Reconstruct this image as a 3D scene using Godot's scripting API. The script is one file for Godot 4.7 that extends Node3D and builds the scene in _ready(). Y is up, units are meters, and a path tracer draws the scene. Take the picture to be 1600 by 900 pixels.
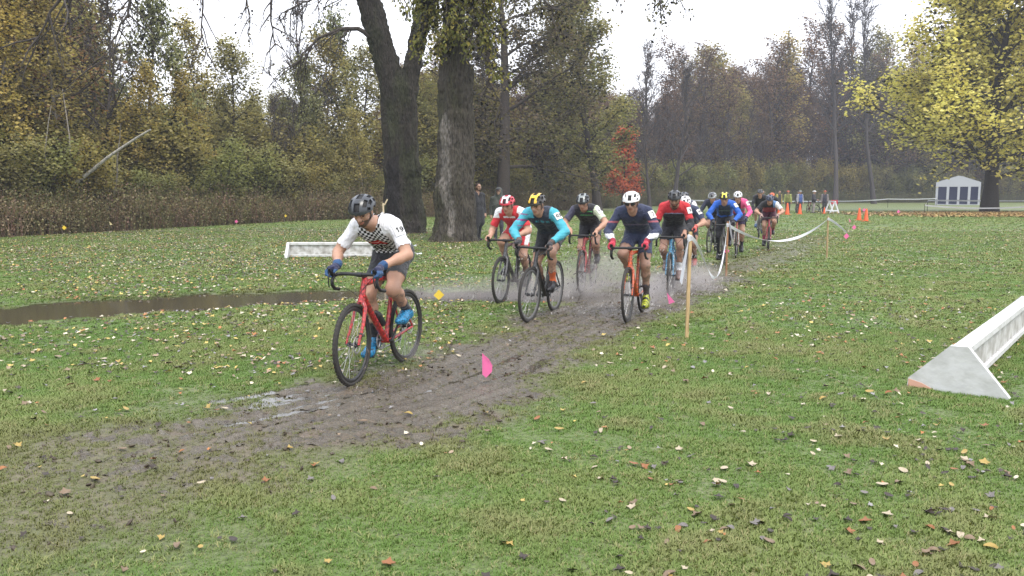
extends Node3D
# A muddy park field on an overcast autumn day: cyclists riding towards the camera, woods behind.

# ------------------------------------------------------------------ mesh collector
class MB:
	var v := PackedVector3Array()
	var n := PackedVector3Array()
	var c := PackedColorArray()
	var uv := PackedVector2Array()
	var ix := PackedInt32Array()
	var col := Color(1, 1, 1)
	var with_uv := false

	func vert(p: Vector3, nn: Vector3, u := Vector2.ZERO) -> int:
		v.push_back(p)
		n.push_back(nn)
		c.push_back(col)
		if with_uv:
			uv.push_back(u)
		return v.size() - 1

	# a, b, c, d run counter-clockwise seen from outside
	func quad_i(a: int, b: int, cc: int, d: int) -> void:
		ix.append_array(PackedInt32Array([a, cc, b, a, d, cc]))

	func tri_i(a: int, b: int, cc: int) -> void:
		ix.append_array(PackedInt32Array([a, cc, b]))

	func quad(a: Vector3, b: Vector3, cc: Vector3, d: Vector3) -> void:
		var nn := (b - a).cross(d - a).normalized()
		if nn == Vector3.ZERO:
			nn = (cc - b).cross(d - b).normalized()
		var i := vert(a, nn, Vector2(0, 1))
		vert(b, nn, Vector2(1, 1))
		vert(cc, nn, Vector2(1, 0))
		vert(d, nn, Vector2(0, 0))
		quad_i(i, i + 1, i + 2, i + 3)

	func tri(a: Vector3, b: Vector3, cc: Vector3) -> void:
		var nn := (b - a).cross(cc - a).normalized()
		var i := vert(a, nn)
		vert(b, nn)
		vert(cc, nn)
		tri_i(i, i + 1, i + 2)

	# box with chamfered edges; t places it
	func box(size: Vector3, t: Transform3D, ch := 0.0) -> void:
		var h := size / 2.0
		var q := minf(ch, minf(h.x, minf(h.y, h.z)) * 0.9)
		var ax := [Vector3.RIGHT, Vector3.UP, Vector3.BACK]
		for k in 3:
			for s in [-1.0, 1.0]:
				var nn: Vector3 = ax[k] * s
				var u: Vector3 = ax[(k + 1) % 3]
				var w: Vector3 = ax[(k + 2) % 3] * s
				var hu: float = (u.abs() * h).length() - q
				var hw: float = (w.abs() * h).length() - q
				var o: Vector3 = nn * (nn.abs() * h).length()
				quad(t * (o - u * hu - w * hw), t * (o + u * hu - w * hw), t * (o + u * hu + w * hw), t * (o - u * hu + w * hw))
		if q <= 0.0:
			return
		for k in 3:
			var a: Vector3 = ax[k]
			var b: Vector3 = ax[(k + 1) % 3]
			var d: Vector3 = ax[(k + 2) % 3]
			for sb in [-1.0, 1.0]:
				for sd in [-1.0, 1.0]:
					var l: Vector3 = a * ((a * h).length() - q)
					var p: Vector3 = b * sb * (b * h).length() + d * sd * ((d * h).length() - q)
					var r: Vector3 = b * sb * ((b * h).length() - q) + d * sd * (d * h).length()
					if sb * sd > 0:
						quad(t * (p - l), t * (p + l), t * (r + l), t * (r - l))
					else:
						quad(t * (r - l), t * (r + l), t * (p + l), t * (p - l))
		for sx in [-1.0, 1.0]:
			for sy in [-1.0, 1.0]:
				for sz in [-1.0, 1.0]:
					var p0 := Vector3(sx * h.x, sy * (h.y - q), sz * (h.z - q))
					var p1 := Vector3(sx * (h.x - q), sy * h.y, sz * (h.z - q))
					var p2 := Vector3(sx * (h.x - q), sy * (h.y - q), sz * h.z)
					if sx * sy * sz > 0:
						tri(t * p0, t * p1, t * p2)
					else:
						tri(t * p0, t * p2, t * p1)

	# swept round tube
	func tube(path: PackedVector3Array, rad: PackedFloat32Array, sides := 8, capped := true, squash := 1.0) -> void:
		var m := path.size()
		var t0 := (path[1] - path[0]).normalized()
		var up := Vector3.UP if absf(t0.y) < 0.9 else Vector3.RIGHT
		var a := t0.cross(up).normalized()
		var first := v.size()
		for i in m:
			var t := (path[mini(i + 1, m - 1)] - path[maxi(i - 1, 0)]).normalized()
			a = (a - t * a.dot(t)).normalized()
			var b := t.cross(a)
			for s in sides:
				var an := TAU * s / sides
				var d := a * cos(an) + b * sin(an) * squash
				vert(path[i] + d * rad[i], (a * cos(an) * squash + b * sin(an)).normalized(), Vector2(float(s) / sides, float(i) / m))
		for i in m - 1:
			for s in sides:
				var p := first + i * sides + s
				var q := first + i * sides + (s + 1) % sides
				quad_i(p, q, q + sides, p + sides)
		if capped:
			for e in 2:
				var i := 0 if e == 0 else m - 1
				var t := (path[0] - path[1]).normalized() if e == 0 else (path[m - 1] - path[m - 2]).normalized()
				var cc := vert(path[i], t)
				for s in sides:
					vert(v[first + i * sides + s], t)
				for s in sides:
					var p := cc + 1 + s
					var q := cc + 1 + (s + 1) % sides
					if e == 0:
						tri_i(cc, q, p)
					else:
						tri_i(cc, p, q)

	func bar(a: Vector3, b: Vector3, r: float, r2 := -1.0, sides := 8) -> void:
		tube(PackedVector3Array([a, b]), PackedFloat32Array([r, r2 if r2 >= 0 else r]), sides)

	# ring about the z axis through o
	func torus(o: Vector3, big: float, small: float, segs: int, sides: int, squash := 1.0) -> void:
		var first := v.size()
		for i in segs:
			var a := TAU * i / segs
			var e := Vector3(cos(a), sin(a), 0)
			for s in sides:
				var b := TAU * s / sides
				vert(o + e * (big + small * cos(b)) + Vector3(0, 0, small * squash * sin(b)), (e * cos(b) * squash + Vector3(0, 0, sin(b))).normalized())
		for i in segs:
			for s in sides:
				var j := (i + 1) % segs
				var t := (s + 1) % sides
				quad_i(first + i * sides + s, first + j * sides + s, first + j * sides + t, first + i * sides + t)

	# rings of [radius, height] turned about axis y of t
	func lathe(prof: Array, t: Transform3D, sides := 16) -> void:
		var first := v.size()
		var m := prof.size()
		for i in m:
			var p: Vector2 = prof[i]
			var d: Vector2 = prof[mini(i + 1, m - 1)] - prof[maxi(i - 1, 0)]
			for s in sides:
				var a := TAU * s / sides
				vert(t * Vector3(p.x * cos(a), p.y, p.x * sin(a)), (t.basis * Vector3(d.y * cos(a), -d.x, d.y * sin(a))).normalized())
		for i in m - 1:
			for s in sides:
				var q := (s + 1) % sides
				quad_i(first + i * sides + q, first + i * sides + s, first + (i + 1) * sides + s, first + (i + 1) * sides + q)

	func ball(o: Vector3, r: Vector3, b := Basis(), segs := 12, rings := 8) -> void:
		var first := v.size()
		for i in rings + 1:
			var f := PI * i / rings
			for s in segs:
				var a := TAU * s / segs
				var d := Vector3(sin(f) * cos(a), cos(f), sin(f) * sin(a))
				vert(o + b * (d * r), (b * (d / r)).normalized())
		for i in rings:
			for s in segs:
				var q := (s + 1) % segs
				quad_i(first + i * segs + s, first + i * segs + q, first + (i + 1) * segs + q, first + (i + 1) * segs + s)

	# flat outline with thickness, in the xy plane of t (z is the thickness)
	func slab(outline: PackedVector2Array, thick: float, t: Transform3D) -> void:
		var pts := outline
		if Geometry2D.is_polygon_clockwise(pts):
			pts = pts.duplicate()
			pts.reverse()
		var id := Geometry2D.triangulate_polygon(pts)
		for k in range(0, id.size(), 3):
			var p := [pts[id[k]], pts[id[k + 1]], pts[id[k + 2]]]
			if (p[1] - p[0]).cross(p[2] - p[0]) < 0:
				p.reverse()
			tri(t * Vector3(p[0].x, p[0].y, thick / 2), t * Vector3(p[1].x, p[1].y, thick / 2), t * Vector3(p[2].x, p[2].y, thick / 2))
			tri(t * Vector3(p[0].x, p[0].y, -thick / 2), t * Vector3(p[2].x, p[2].y, -thick / 2), t * Vector3(p[1].x, p[1].y, -thick / 2))
		for k in pts.size():
			var a := pts[k]
			var b := pts[(k + 1) % pts.size()]
			quad(t * Vector3(a.x, a.y, -thick / 2), t * Vector3(b.x, b.y, -thick / 2), t * Vector3(b.x, b.y, thick / 2), t * Vector3(a.x, a.y, thick / 2))

	# a ribbon of width w (across) along a path, with a little thickness
	func ribbon(path: PackedVector3Array, across: PackedVector3Array, thick := 0.002) -> void:
		for i in path.size() - 1:
			var a := path[i] - across[i]
			var b := path[i] + across[i]
			var d := path[i + 1] - across[i + 1]
			var e := path[i + 1] + across[i + 1]
			var nn := (e - a).cross(b - d).normalized() * thick / 2.0
			quad(a + nn, d + nn, e + nn, b + nn)
			quad(a - nn, b - nn, e - nn, d - nn)
			quad(a - nn, d - nn, d + nn, a + nn)
			quad(b + nn, e + nn, e - nn, b - nn)

	func mesh(m: Material = null, into: ArrayMesh = null) -> ArrayMesh:
		var am := into if into else ArrayMesh.new()
		if v.is_empty():
			return am
		var ar := []
		ar.resize(Mesh.ARRAY_MAX)
		ar[Mesh.ARRAY_VERTEX] = v
		ar[Mesh.ARRAY_NORMAL] = n
		ar[Mesh.ARRAY_COLOR] = c
		if with_uv:
			ar[Mesh.ARRAY_TEX_UV] = uv
		ar[Mesh.ARRAY_INDEX] = ix
		am.add_surface_from_arrays(Mesh.PRIMITIVE_TRIANGLES, ar)
		if m:
			am.surface_set_material(am.get_surface_count() - 1, m)
		return am


# ------------------------------------------------------------------ helpers
var rng := RandomNumberGenerator.new()
var taken := {}
var M := {}


func numbered(called: String) -> String:
	var k: int = taken.get(called, 0)
	taken[called] = k + 1
	return called if k == 0 else "%s_%03d" % [called, k]


func tag(o: Node, label: String, category: String, group := "", kind := "") -> void:
	if label:
		o.set_meta("label", label)
	if category:
		o.set_meta("category", category)
	if group:
		o.set_meta("group", group)
	if kind:
		o.set_meta("kind", kind)


func thing(called: String, label: String, category: String, at := Vector3.ZERO, turn := 0.0, group := "") -> Node3D:
	var o := Node3D.new()
	o.name = numbered(called)
	add_child(o)
	o.position = at
	o.rotation.y = turn
	tag(o, label, category, group)
	return o


func part(called: String, mesh: Mesh, m: Material, parent: Node) -> MeshInstance3D:
	var o := MeshInstance3D.new()
	o.name = called if parent != self else numbered(called)
	o.mesh = mesh
	if m:
		o.material_override = m
	parent.add_child(o, true)
	return o


func lin(r: float, g: float, b: float) -> Color:
	return Color(r, g, b).linear_to_srgb()


func mat(r: float, g: float, b: float, rough := 0.8, metal := 0.0, vcol := false) -> StandardMaterial3D:
	var m := StandardMaterial3D.new()
	m.albedo_color = lin(r, g, b)
	m.roughness = rough
	m.metallic = metal
	m.vertex_color_use_as_albedo = vcol
	return m


func noise(freq: float, sd: int, oct := 3) -> FastNoiseLite:
	var f := FastNoiseLite.new()
	f.seed = sd
	f.frequency = freq
	f.fractal_octaves = oct
	f.noise_type = FastNoiseLite.TYPE_SIMPLEX_SMOOTH
	return f


func noise_tex(freq: float, sd: int, lo: Color, hi: Color, size := 512, oct := 4) -> NoiseTexture2D:
	var t := NoiseTexture2D.new()
	t.width = size
	t.height = size
	t.seamless = true
	t.noise = noise(freq, sd, oct)
	var g := Gradient.new()
	g.set_color(0, lo)
	g.set_color(1, hi)
	t.color_ramp = g
	return t


func grained(m: StandardMaterial3D, t: Texture2D, scale: float, bump: Texture2D = null, relief := 0.0) -> StandardMaterial3D:
	m.albedo_texture = t
	m.uv1_triplanar = true
	m.uv1_scale = Vector3.ONE * scale
	if bump:
		m.heightmap_enabled = true
		m.heightmap_texture = bump
		m.heightmap_scale = relief
	return m


# one continuous skin over tapered bones [a, b, ra, rb, tag]
func nets(bones: Array, cell: float, k: float) -> Dictionary:
	var lo := Vector3.INF
	var hi := -Vector3.INF
	for b in bones:
		var r: float = maxf(b[2], b[3])
		lo = lo.min((b[0] as Vector3).min(b[1]) - Vector3.ONE * r)
		hi = hi.max((b[0] as Vector3).max(b[1]) + Vector3.ONE * r)
	var mg := maxf(3.2 / k, cell * 2.0)
	lo -= Vector3.ONE * (mg * 0.6 + cell * 2.0)
	hi += Vector3.ONE * (mg * 0.6 + cell * 2.0)
	var nx := int((hi.x - lo.x) / cell) + 2
	var ny := int((hi.y - lo.y) / cell) + 2
	var nz := int((hi.z - lo.z) / cell) + 2
	var sum := PackedFloat32Array()
	sum.resize(nx * ny * nz)
	var best := PackedFloat32Array()
	best.resize(nx * ny * nz)
	best.fill(1e9)
	var tg := PackedInt32Array()
	tg.resize(nx * ny * nz)
	for b in bones:
		var a: Vector3 = b[0]
		var e: Vector3 = b[1]
		var ra: float = b[2]
		var rb: float = b[3]
		var id: int = b[4]
		var ba := e - a
		var l2 := maxf(ba.length_squared(), 1e-9)
		var r := maxf(ra, rb) + mg
		var x0 := maxi(0, int((minf(a.x, e.x) - r - lo.x) / cell))
		var x1 := mini(nx - 1, int((maxf(a.x, e.x) + r - lo.x) / cell) + 1)
		var y0 := maxi(0, int((minf(a.y, e.y) - r - lo.y) / cell))
		var y1 := mini(ny - 1, int((maxf(a.y, e.y) + r - lo.y) / cell) + 1)
		var z0 := maxi(0, int((minf(a.z, e.z) - r - lo.z) / cell))
		var z1 := mini(nz - 1, int((maxf(a.z, e.z) + r - lo.z) / cell) + 1)
		for x in range(x0, x1 + 1):
			for y in range(y0, y1 + 1):
				var i := (x * ny + y) * nz + z0
				var pa := lo + Vector3(x, y, z0) * cell - a
				for z in range(z0, z1 + 1):
					var h := clampf(pa.dot(ba) / l2, 0.0, 1.0)
					var d := (pa - ba * h).length() - ra - (rb - ra) * h
					if d < mg:
						sum[i] += exp(-k * d)
						if d < best[i]:
							best[i] = d
							tg[i] = id
					i += 1
					pa.z += cell
	var cid := PackedInt32Array()
	cid.resize(nx * ny * nz)
	cid.fill(-1)
	var v := PackedVector3Array()
	var cnt := PackedFloat32Array()
	var vt := PackedInt32Array()
	var q := PackedInt32Array()
	var step := [ny * nz, nz, 1]
	var offs := [[0, -nz, -nz - 1, -1], [0, -1, -ny * nz - 1, -ny * nz], [0, -ny * nz, -ny * nz - nz, -nz]]
	var dirs := [Vector3(cell, 0, 0), Vector3(0, cell, 0), Vector3(0, 0, cell)]
	for x in range(1, nx - 1):
		for y in range(1, ny - 1):
			var i0 := (x * ny + y) * nz
			for z in range(1, nz - 1):
				var i := i0 + z
				var s0 := sum[i]
				var in0 := s0 >= 1.0
				for ax in 3:
					var j: int = i + step[ax]
					var s1 := sum[j]
					if (s1 >= 1.0) == in0:
						continue
					var f0 := log(maxf(s0, 1e-4))
					var f1 := log(maxf(s1, 1e-4))
					var p: Vector3 = lo + Vector3(x, y, z) * cell + dirs[ax] * clampf(f0 / (f0 - f1), 0.05, 0.95)
					var id := [0, 0, 0, 0]
					for m in 4:
						var cc: int = i + offs[ax][m]
						if cid[cc] < 0:
							cid[cc] = v.size()
							v.push_back(Vector3.ZERO)
							cnt.push_back(0.0)
							vt.push_back(tg[i] if in0 else tg[j])
						id[m] = cid[cc]
						v[id[m]] += p
						cnt[id[m]] += 1.0
					if in0:
						q.append_array(PackedInt32Array([id[0], id[1], id[2], id[3]]))
					else:
						q.append_array(PackedInt32Array([id[3], id[2], id[1], id[0]]))
	for i in v.size():
		v[i] /= cnt[i]
	var n := PackedVector3Array()
	n.resize(v.size())
	for i in range(0, q.size(), 4):
		var f := (v[q[i + 2]] - v[q[i]]).cross(v[q[i + 3]] - v[q[i + 1]])
		for m in 4:
			n[q[i + m]] += f
	for i in n.size():
		n[i] = n[i].normalized()
	return {"v": v, "n": n, "t": vt, "q": q}


# adds the quads of a net whose tags are wanted ([] takes all), pushed out along the normals
func add_net(mb: MB, w: Dictionary, wanted: Array, out := 0.0, paint = null, t := Transform3D(), uvf = null) -> void:
	var v: PackedVector3Array = w.v
	var n: PackedVector3Array = w.n
	var tg: PackedInt32Array = w.t
	var q: PackedInt32Array = w.q
	var mine := PackedInt32Array()
	mine.resize(v.size())
	mine.fill(-1)
	for i in range(0, q.size(), 4):
		if not wanted.is_empty():
			var hit := 0
			for m in 4:
				if wanted.has(tg[q[i + m]]):
					hit += 1
			if hit < 2:
				continue
		for m in 4:
			var s := q[i + m]
			if mine[s] < 0:
				if paint != null:
					mb.col = paint.call(tg[s], v[s], n[s])
				mine[s] = mb.vert(t * (v[s] + n[s] * out), t.basis * n[s], uvf.call(v[s]) if uvf != null else Vector2.ZERO)
		mb.quad_i(mine[q[i]], mine[q[i + 1]], mine[q[i + 2]], mine[q[i + 3]])


# ------------------------------------------------------------------ the field
# centre line of the worn track: x, z, half width, how bare the mud is
const TRACK := [
	[-3.6, -2.6, 1.2, 0.42], [-2.5, -4.1, 1.2, 0.46], [-1.8, -5.2, 1.2, 0.68], [-0.85, -6.2, 1.0, 1.0], [-0.25, -7.2, 0.85, 0.9],
	[0.5, -9.2, 0.9, 0.75], [1.5, -11.6, 1.0, 1.0], [2.7, -13.9, 1.1, 0.9], [4.2, -16.4, 0.9, 0.6], [6.8, -21.0, 0.9, 0.45], [11.0, -30.0, 1.0, 0.35]]
# the old wheel line that holds the long puddle
const WETLINE := [[-9.5, -9.1, 0.7], [-6.7, -10.65, 0.85], [-4.7, -12.0, 0.95], [-2.6, -12.75, 0.6], [-0.6, -12.7, 0.55], [1.6, -12.6, 0.6]]
const WOOD_EDGE := [Vector2(-30, -4), Vector2(-22.5, -20), Vector2(-18.7, -30), Vector2(-12.6, -47.5), Vector2(-4.4, -57), Vector2(14, -100), Vector2(52, -138), Vector2(98, -146), Vector2(150, -140)]

var mud_grid := PackedFloat32Array()
var lat_grid := PackedFloat32Array()
var run_grid := PackedFloat32Array()
var wet_grid := PackedFloat32Array()
const GX0 := -10.0
const GZ0 := -32.0
const GC := 0.1
const GW := 230
const GH := 310
var patchy: FastNoiseLite
var fine: FastNoiseLite
var rut: FastNoiseLite
var clod: FastNoiseLite


func seg(p: Vector2, a: Vector2, b: Vector2) -> float:
	return clampf((p - a).dot(b - a) / (b - a).length_squared(), 0.0, 1.0)


func survey() -> void:
	patchy = noise(0.35, 3, 3)
	fine = noise(2.2, 5, 3)
	rut = noise(1.0, 9, 2)
	clod = noise(7.0, 12, 3)
	var num := GW * GH
	mud_grid.resize(num)
	lat_grid.resize(num)
	run_grid.resize(num)
	wet_grid.resize(num)
	for j in GH:
		for i in GW:
			var p := Vector2(GX0 + i * GC, GZ0 + j * GC)
			var best := 9.0
			var bare := 0.0
			var lat := 0.0
			var run := 0.0
			var along := 0.0
			for s in TRACK.size() - 1:
				var ta: Array = TRACK[s]
				var tb: Array = TRACK[s + 1]
				var a := Vector2(ta[0], ta[1])
				var b := Vector2(tb[0], tb[1])
				var t := seg(p, a, b)
				var w: float = lerpf(ta[2], tb[2], t)
				var d := (p - a.lerp(b, t)).length() / w
				if d < best:
					best = d
					bare = lerpf(ta[3], tb[3], t)
					lat = (b - a).normalized().cross(p - a)
					run = along + t * (b - a).length()
				along += (b - a).length()
			var wob := patchy.get_noise_2d(p.x * 2.0, p.y * 2.0) * 0.45
			mud_grid[j * GW + i] = bare * (1.0 - smoothstep(0.4, 1.3, best + wob + fine.get_noise_2d(p.x * 0.8, p.y * 0.8) * 0.35))
			lat_grid[j * GW + i] = lat
			run_grid[j * GW + i] = run
			best = 9.0
			for s in WETLINE.size() - 1:
				var a := Vector2(WETLINE[s][0], WETLINE[s][1])
				var b := Vector2(WETLINE[s + 1][0], WETLINE[s + 1][1])
				var t := seg(p, a, b)
				best = minf(best, (p - a.lerp(b, t)).length() / lerpf(WETLINE[s][2], WETLINE[s + 1][2], t))
			wet_grid[j * GW + i] = 1.0 - smoothstep(0.7, 1.55, best + wob * 1.1 + fine.get_noise_2d(p.x, p.y) * 0.5)


func look(g: PackedFloat32Array, x: float, z: float) -> float:
	var fx := (x - GX0) / GC
	var fz := (z - GZ0) / GC
	if fx < 0.0 or fz < 0.0 or fx >= GW - 1 or fz >= GH - 1:
		return 0.0
	var i := int(fx)
	var j := int(fz)
	fx -= i
	fz -= j
	var k := j * GW + i
	return lerpf(lerpf(g[k], g[k + 1], fx), lerpf(g[k + GW], g[k + GW + 1], fx), fz)


func edge_side(x: float, z: float) -> float:  # metres into the wood (negative: on the field)
	var p := Vector2(x, z)
	var best := 1e9
	var sgn := -1.0
	for s in WOOD_EDGE.size() - 1:
		var a: Vector2 = WOOD_EDGE[s]
		var b: Vector2 = WOOD_EDGE[s + 1]
		var d := (p - a.lerp(b, seg(p, a, b))).length()
		if d < best:
			best = d
			sgn = -1.0 if (b - a).cross(p - a) > 0 else 1.0
	return best * sgn


func height(x: float, z: float) -> float:
	var h := patchy.get_noise_2d(x * 0.8, z * 0.8) * 0.012 + fine.get_noise_2d(x, z) * 0.006
	var m := look(mud_grid, x, z)
	if m > 0.01:
		var l := look(lat_grid, x, z)
		var r := look(run_grid, x, z)
		h += m * (rut.get_noise_2d(l * 5.5, r * 0.25) * 0.035 + clod.get_noise_2d(x, z) * 0.012 - 0.008)
	h -= 0.024 * exp(-(pow((x + 1.95) / 0.75, 2.0) + pow((z + 6.2) / 0.42, 2.0)))
	var w := look(wet_grid, x, z)
	h -= w * 0.034
	h -= 0.03 * exp(-(pow((x - 4.7) / 0.7, 2.0) + pow((z + 14.1) / 0.5, 2.0))) * (1.0 + fine.get_noise_2d(x * 2.0, z * 2.0))
	return h


func lines(near_lo: float, near_hi: float, step: float, lo: float, hi: float, grow: float) -> PackedFloat32Array:
	var a := PackedFloat32Array()
	var x := near_lo
	while x < near_hi:
		a.push_back(x)
		x += step
	var s := step
	while x < hi:
		a.push_back(x)
		s *= grow
		x += s
	a.push_back(hi)
	x = near_lo - step
	s = step
	var b := PackedFloat32Array()
	while x > lo:
		b.push_back(x)
		s *= grow
		x -= s
	b.push_back(lo)
	b.reverse()
	b.append_array(a)
	return b


func make_ground() -> void:
	var xs := lines(-5.5, 5.0, 0.035, -420.0, 420.0, 1.06)
	var zs := lines(-12.5, -2.6, 0.035, -520.0, 60.0, 1.05)
	var w := xs.size()
	var mb := MB.new()
	var grass := Color(0.125, 0.17, 0.047)
	var dry := Color(0.175, 0.185, 0.075)
	var mud := Color(0.1, 0.075, 0.05)
	var pale := Color(0.14, 0.11, 0.08)
	var litter := Color(0.085, 0.062, 0.035)
	for z in zs:
		for x in xs:
			var far := absf(x) > 40 or z < -70 or z > 5
			var p := patchy.get_noise_2d(x, z)
			var f := fine.get_noise_2d(x * 2.0, z * 2.0)
			var c := grass.lerp(dry, clampf(0.35 + p * 0.9 + f * 0.5, 0, 1))
			var m := look(mud_grid, x, z)
			if m > 0:
				c = c.lerp(mud.lerp(pale, clampf(0.4 + f * 1.2 + p * 0.5, 0, 1)), clampf(m * 1.25 + f * 0.5 * m, 0, 1))
			var wt := look(wet_grid, x, z)
			if wt > 0:
				c = c.lerp(mud, wt * 0.8)
			var e := edge_side(x, z) if x < -8 or z < -40 else -50.0
			if e > -1.0:
				c = c.lerp(litter, smoothstep(-1.0, 1.5, e + p * 2.0))
			mb.col = c
			mb.vert(Vector3(x, height(x, z) if not far else 0.0, z), Vector3.UP)
	for j in zs.size() - 1:
		for i in w - 1:
			var k := j * w + i
			mb.quad_i(k, k + w, k + w + 1, k + 1)
	# slopes
	for j in range(1, zs.size() - 1):
		for i in range(1, w - 1):
			var k := j * w + i
			mb.n[k] = (mb.v[k + w] - mb.v[k - w]).cross(mb.v[k + 1] - mb.v[k - 1]).normalized()
	var m := mat(1, 1, 1, 0.62, 0, true)
	grained(m, noise_tex(0.02, 1, Color(0.72, 0.72, 0.72), Color(1.2, 1.2, 1.2), 1024, 5), 1.1, noise_tex(0.03, 2, Color.BLACK, Color.WHITE, 1024, 5), 1.6)
	m.uv1_world_triplanar = true
	m.roughness_texture = noise_tex(0.012, 4, Color(0.55, 0.55, 0.55), Color(1.3, 1.3, 1.3), 512, 4)
	m.metallic_specular = 0.5
	var g := part("ground", mb.mesh(), m, self)
	tag(g, "", "", "", "structure")


func make_mud() -> void:
	# the bare wet mud: a churned sheet a few millimetres over the soil, its ragged rim dips under the grass
	var st := 0.024
	var x0 := -5.2
	var z0 := -15.6
	var w := int(10.6 / st)
	var h := int(13.0 / st)
	var id := PackedInt32Array()
	id.resize(w * h)
	id.fill(-1)
	var mb := MB.new()
	var dark := Color(0.055, 0.041, 0.026)
	var pale := Color(0.12, 0.095, 0.064)
	var mossy := Color(0.105, 0.11, 0.045)
	for j in h:
		for i in w:
			var x := x0 + i * st
			var z := z0 + j * st
			var m := look(mud_grid, x, z)
			if m < 0.25:
				continue
			var f := fine.get_noise_2d(x * 1.7, z * 1.7)
			var k := m + f * 0.5 + clod.get_noise_2d(x * 0.6, z * 0.6) * 0.3 - 0.06
			if k < 0.5:
				continue
			var l := look(lat_grid, x, z)
			var r := look(run_grid, x, z)
			var g := rut.get_noise_2d(l * 9.0 + 40.0, r * 0.4)
			var c := clod.get_noise_2d(x * 1.6, z * 1.6)
			var y := height(x, z) + lerpf(-0.008, 0.006, smoothstep(0.5, 0.72, k)) + g * 0.018 * m + c * 0.012
			mb.col = dark.lerp(pale, clampf(0.45 + g * 0.9 + c * 0.5 + f * 0.3, 0, 1)).lerp(mossy, clampf(0.9 - k * 1.1, 0, 0.7))
			id[j * w + i] = mb.vert(Vector3(x, y, z), Vector3.UP)
	for j in h - 1:
		for i in w - 1:
			var k := j * w + i
			if id[k] >= 0 and id[k + 1] >= 0 and id[k + w] >= 0 and id[k + w + 1] >= 0:
				mb.quad_i(id[k], id[k + w], id[k + w + 1], id[k + 1])
	var nn := PackedVector3Array()
	nn.resize(mb.v.size())
	for t in range(0, mb.ix.size(), 3):
		var f := (mb.v[mb.ix[t + 2]] - mb.v[mb.ix[t]]).cross(mb.v[mb.ix[t + 1]] - mb.v[mb.ix[t]])
		for q in 3:
			nn[mb.ix[t + q]] += f
	for t in nn.size():
		nn[t] = nn[t].normalized() if nn[t].length_squared() > 0 else Vector3.UP
	mb.n = nn
	var m := mat(1, 1, 1, 0.5, 0, true)
	grained(m, noise_tex(0.03, 6, Color(0.66, 0.66, 0.66), Color(1.25, 1.25, 1.25), 1024, 5), 1.6, noise_tex(0.05, 7, Color.BLACK, Color.WHITE, 1024, 5), 1.0)
	m.uv1_world_triplanar = true
	m.roughness_texture = noise_tex(0.012, 8, Color(0.1, 0.1, 0.1), Color(1.1, 1.1, 1.1), 512, 3)
	m.metallic_specular = 0.6
	var o := part("mud_track", mb.mesh(), m, self)
	tag(o, "", "", "", "structure")


func make_water() -> void:
	# standing water: flat sheets, seen where the ground dips below them
	M.water = mat(0.055, 0.048, 0.036, 0.08)
	M.water.metallic_specular = 0.6
	var mb := MB.new()
	var path := [Vector2(-10.5, -8.4), Vector2(-6.7, -10.6), Vector2(-4.7, -12.0), Vector2(-2.6, -12.75), Vector2(-0.6, -12.7), Vector2(2.6, -12.5)]
	for i in path.size() - 1:
		var a: Vector2 = path[i]
		var b: Vector2 = path[i + 1]
		var n := Vector2(0.25, -1).normalized() * 1.6
		mb.quad(Vector3(a.x - n.x, -0.016, a.y - n.y), Vector3(b.x - n.x, -0.016, b.y - n.y), Vector3(b.x + n.x, -0.016, b.y + n.y), Vector3(a.x + n.x, -0.016, a.y + n.y))
	var o := part("puddle", mb.mesh(), M.water, self)
	tag(o, "", "", "", "structure")
	mb = MB.new()
	for s in range(1, 7):
		var a: Array = TRACK[s]
		var b: Array = TRACK[s + 1]
		var d := Vector2(b[0] - a[0], b[1] - a[1]).normalized().orthogonal() * 1.15
		mb.quad(Vector3(a[0] - d.x, -0.0225, a[1] - d.y), Vector3(b[0] - d.x, -0.0225, b[1] - d.y), Vector3(b[0] + d.x, -0.0225, b[1] + d.y), Vector3(a[0] + d.x, -0.0225, a[1] + d.y))
	mb.quad(Vector3(3.2, -0.019, -13.2), Vector3(6.2, -0.019, -13.2), Vector3(6.2, -0.019, -15.0), Vector3(3.2, -0.019, -15.0))
	o = part("rut_water", mb.mesh(), M.water, self)
	tag(o, "", "", "", "structure")


func make_clods() -> void:
	rng.seed = 640
	var bufs := PackedFloat32Array()
	var mb := MB.new()
	mb.ball(Vector3.ZERO, Vector3.ONE, Basis(), 8, 6)
	var nz := noise(1.3, 17, 2)
	for i in mb.v.size():
		mb.v[i] *= 0.75 + 0.7 * nz.get_noise_3dv(mb.v[i] * 1.2)
	var tries := 0
	while bufs.size() < 16 * 1300 and tries < 60000:
		tries += 1
		var r := lerpf(2.8, 15.0, pow(rng.randf(), 0.9))
		var x := r * rng.randf_range(-0.7, 0.5)
		var z := -r
		var m := look(mud_grid, x, z)
		var s := 0.004 + 0.014 * pow(rng.randf(), 3.0)
		var b := Basis(Vector3(rng.randfn(), rng.randfn(), rng.randfn()).normalized(), rng.randf() * TAU)
		var roll := rng.randf()
		if m < 0.25 or roll > m * (0.5 + 1.6 * clod.get_noise_2d(x * 0.25, z * 0.25)):
			continue
		push_xf(bufs, b.scaled_local(Vector3(s * 1.8, s * 0.6, s)), Vector3(x, height(x, z) + s * 0.3 + 0.004, z), Color(0.06, 0.044, 0.03).lerp(Color(0.1, 0.085, 0.045), roll))
	var o := multi("mud_clods", mb.mesh(), bufs, mat(1, 1, 1, 0.55, 0, true))
	tag(o, "dark clods of mud and torn turf strewn on the track", "mud", "", "stuff")


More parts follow.
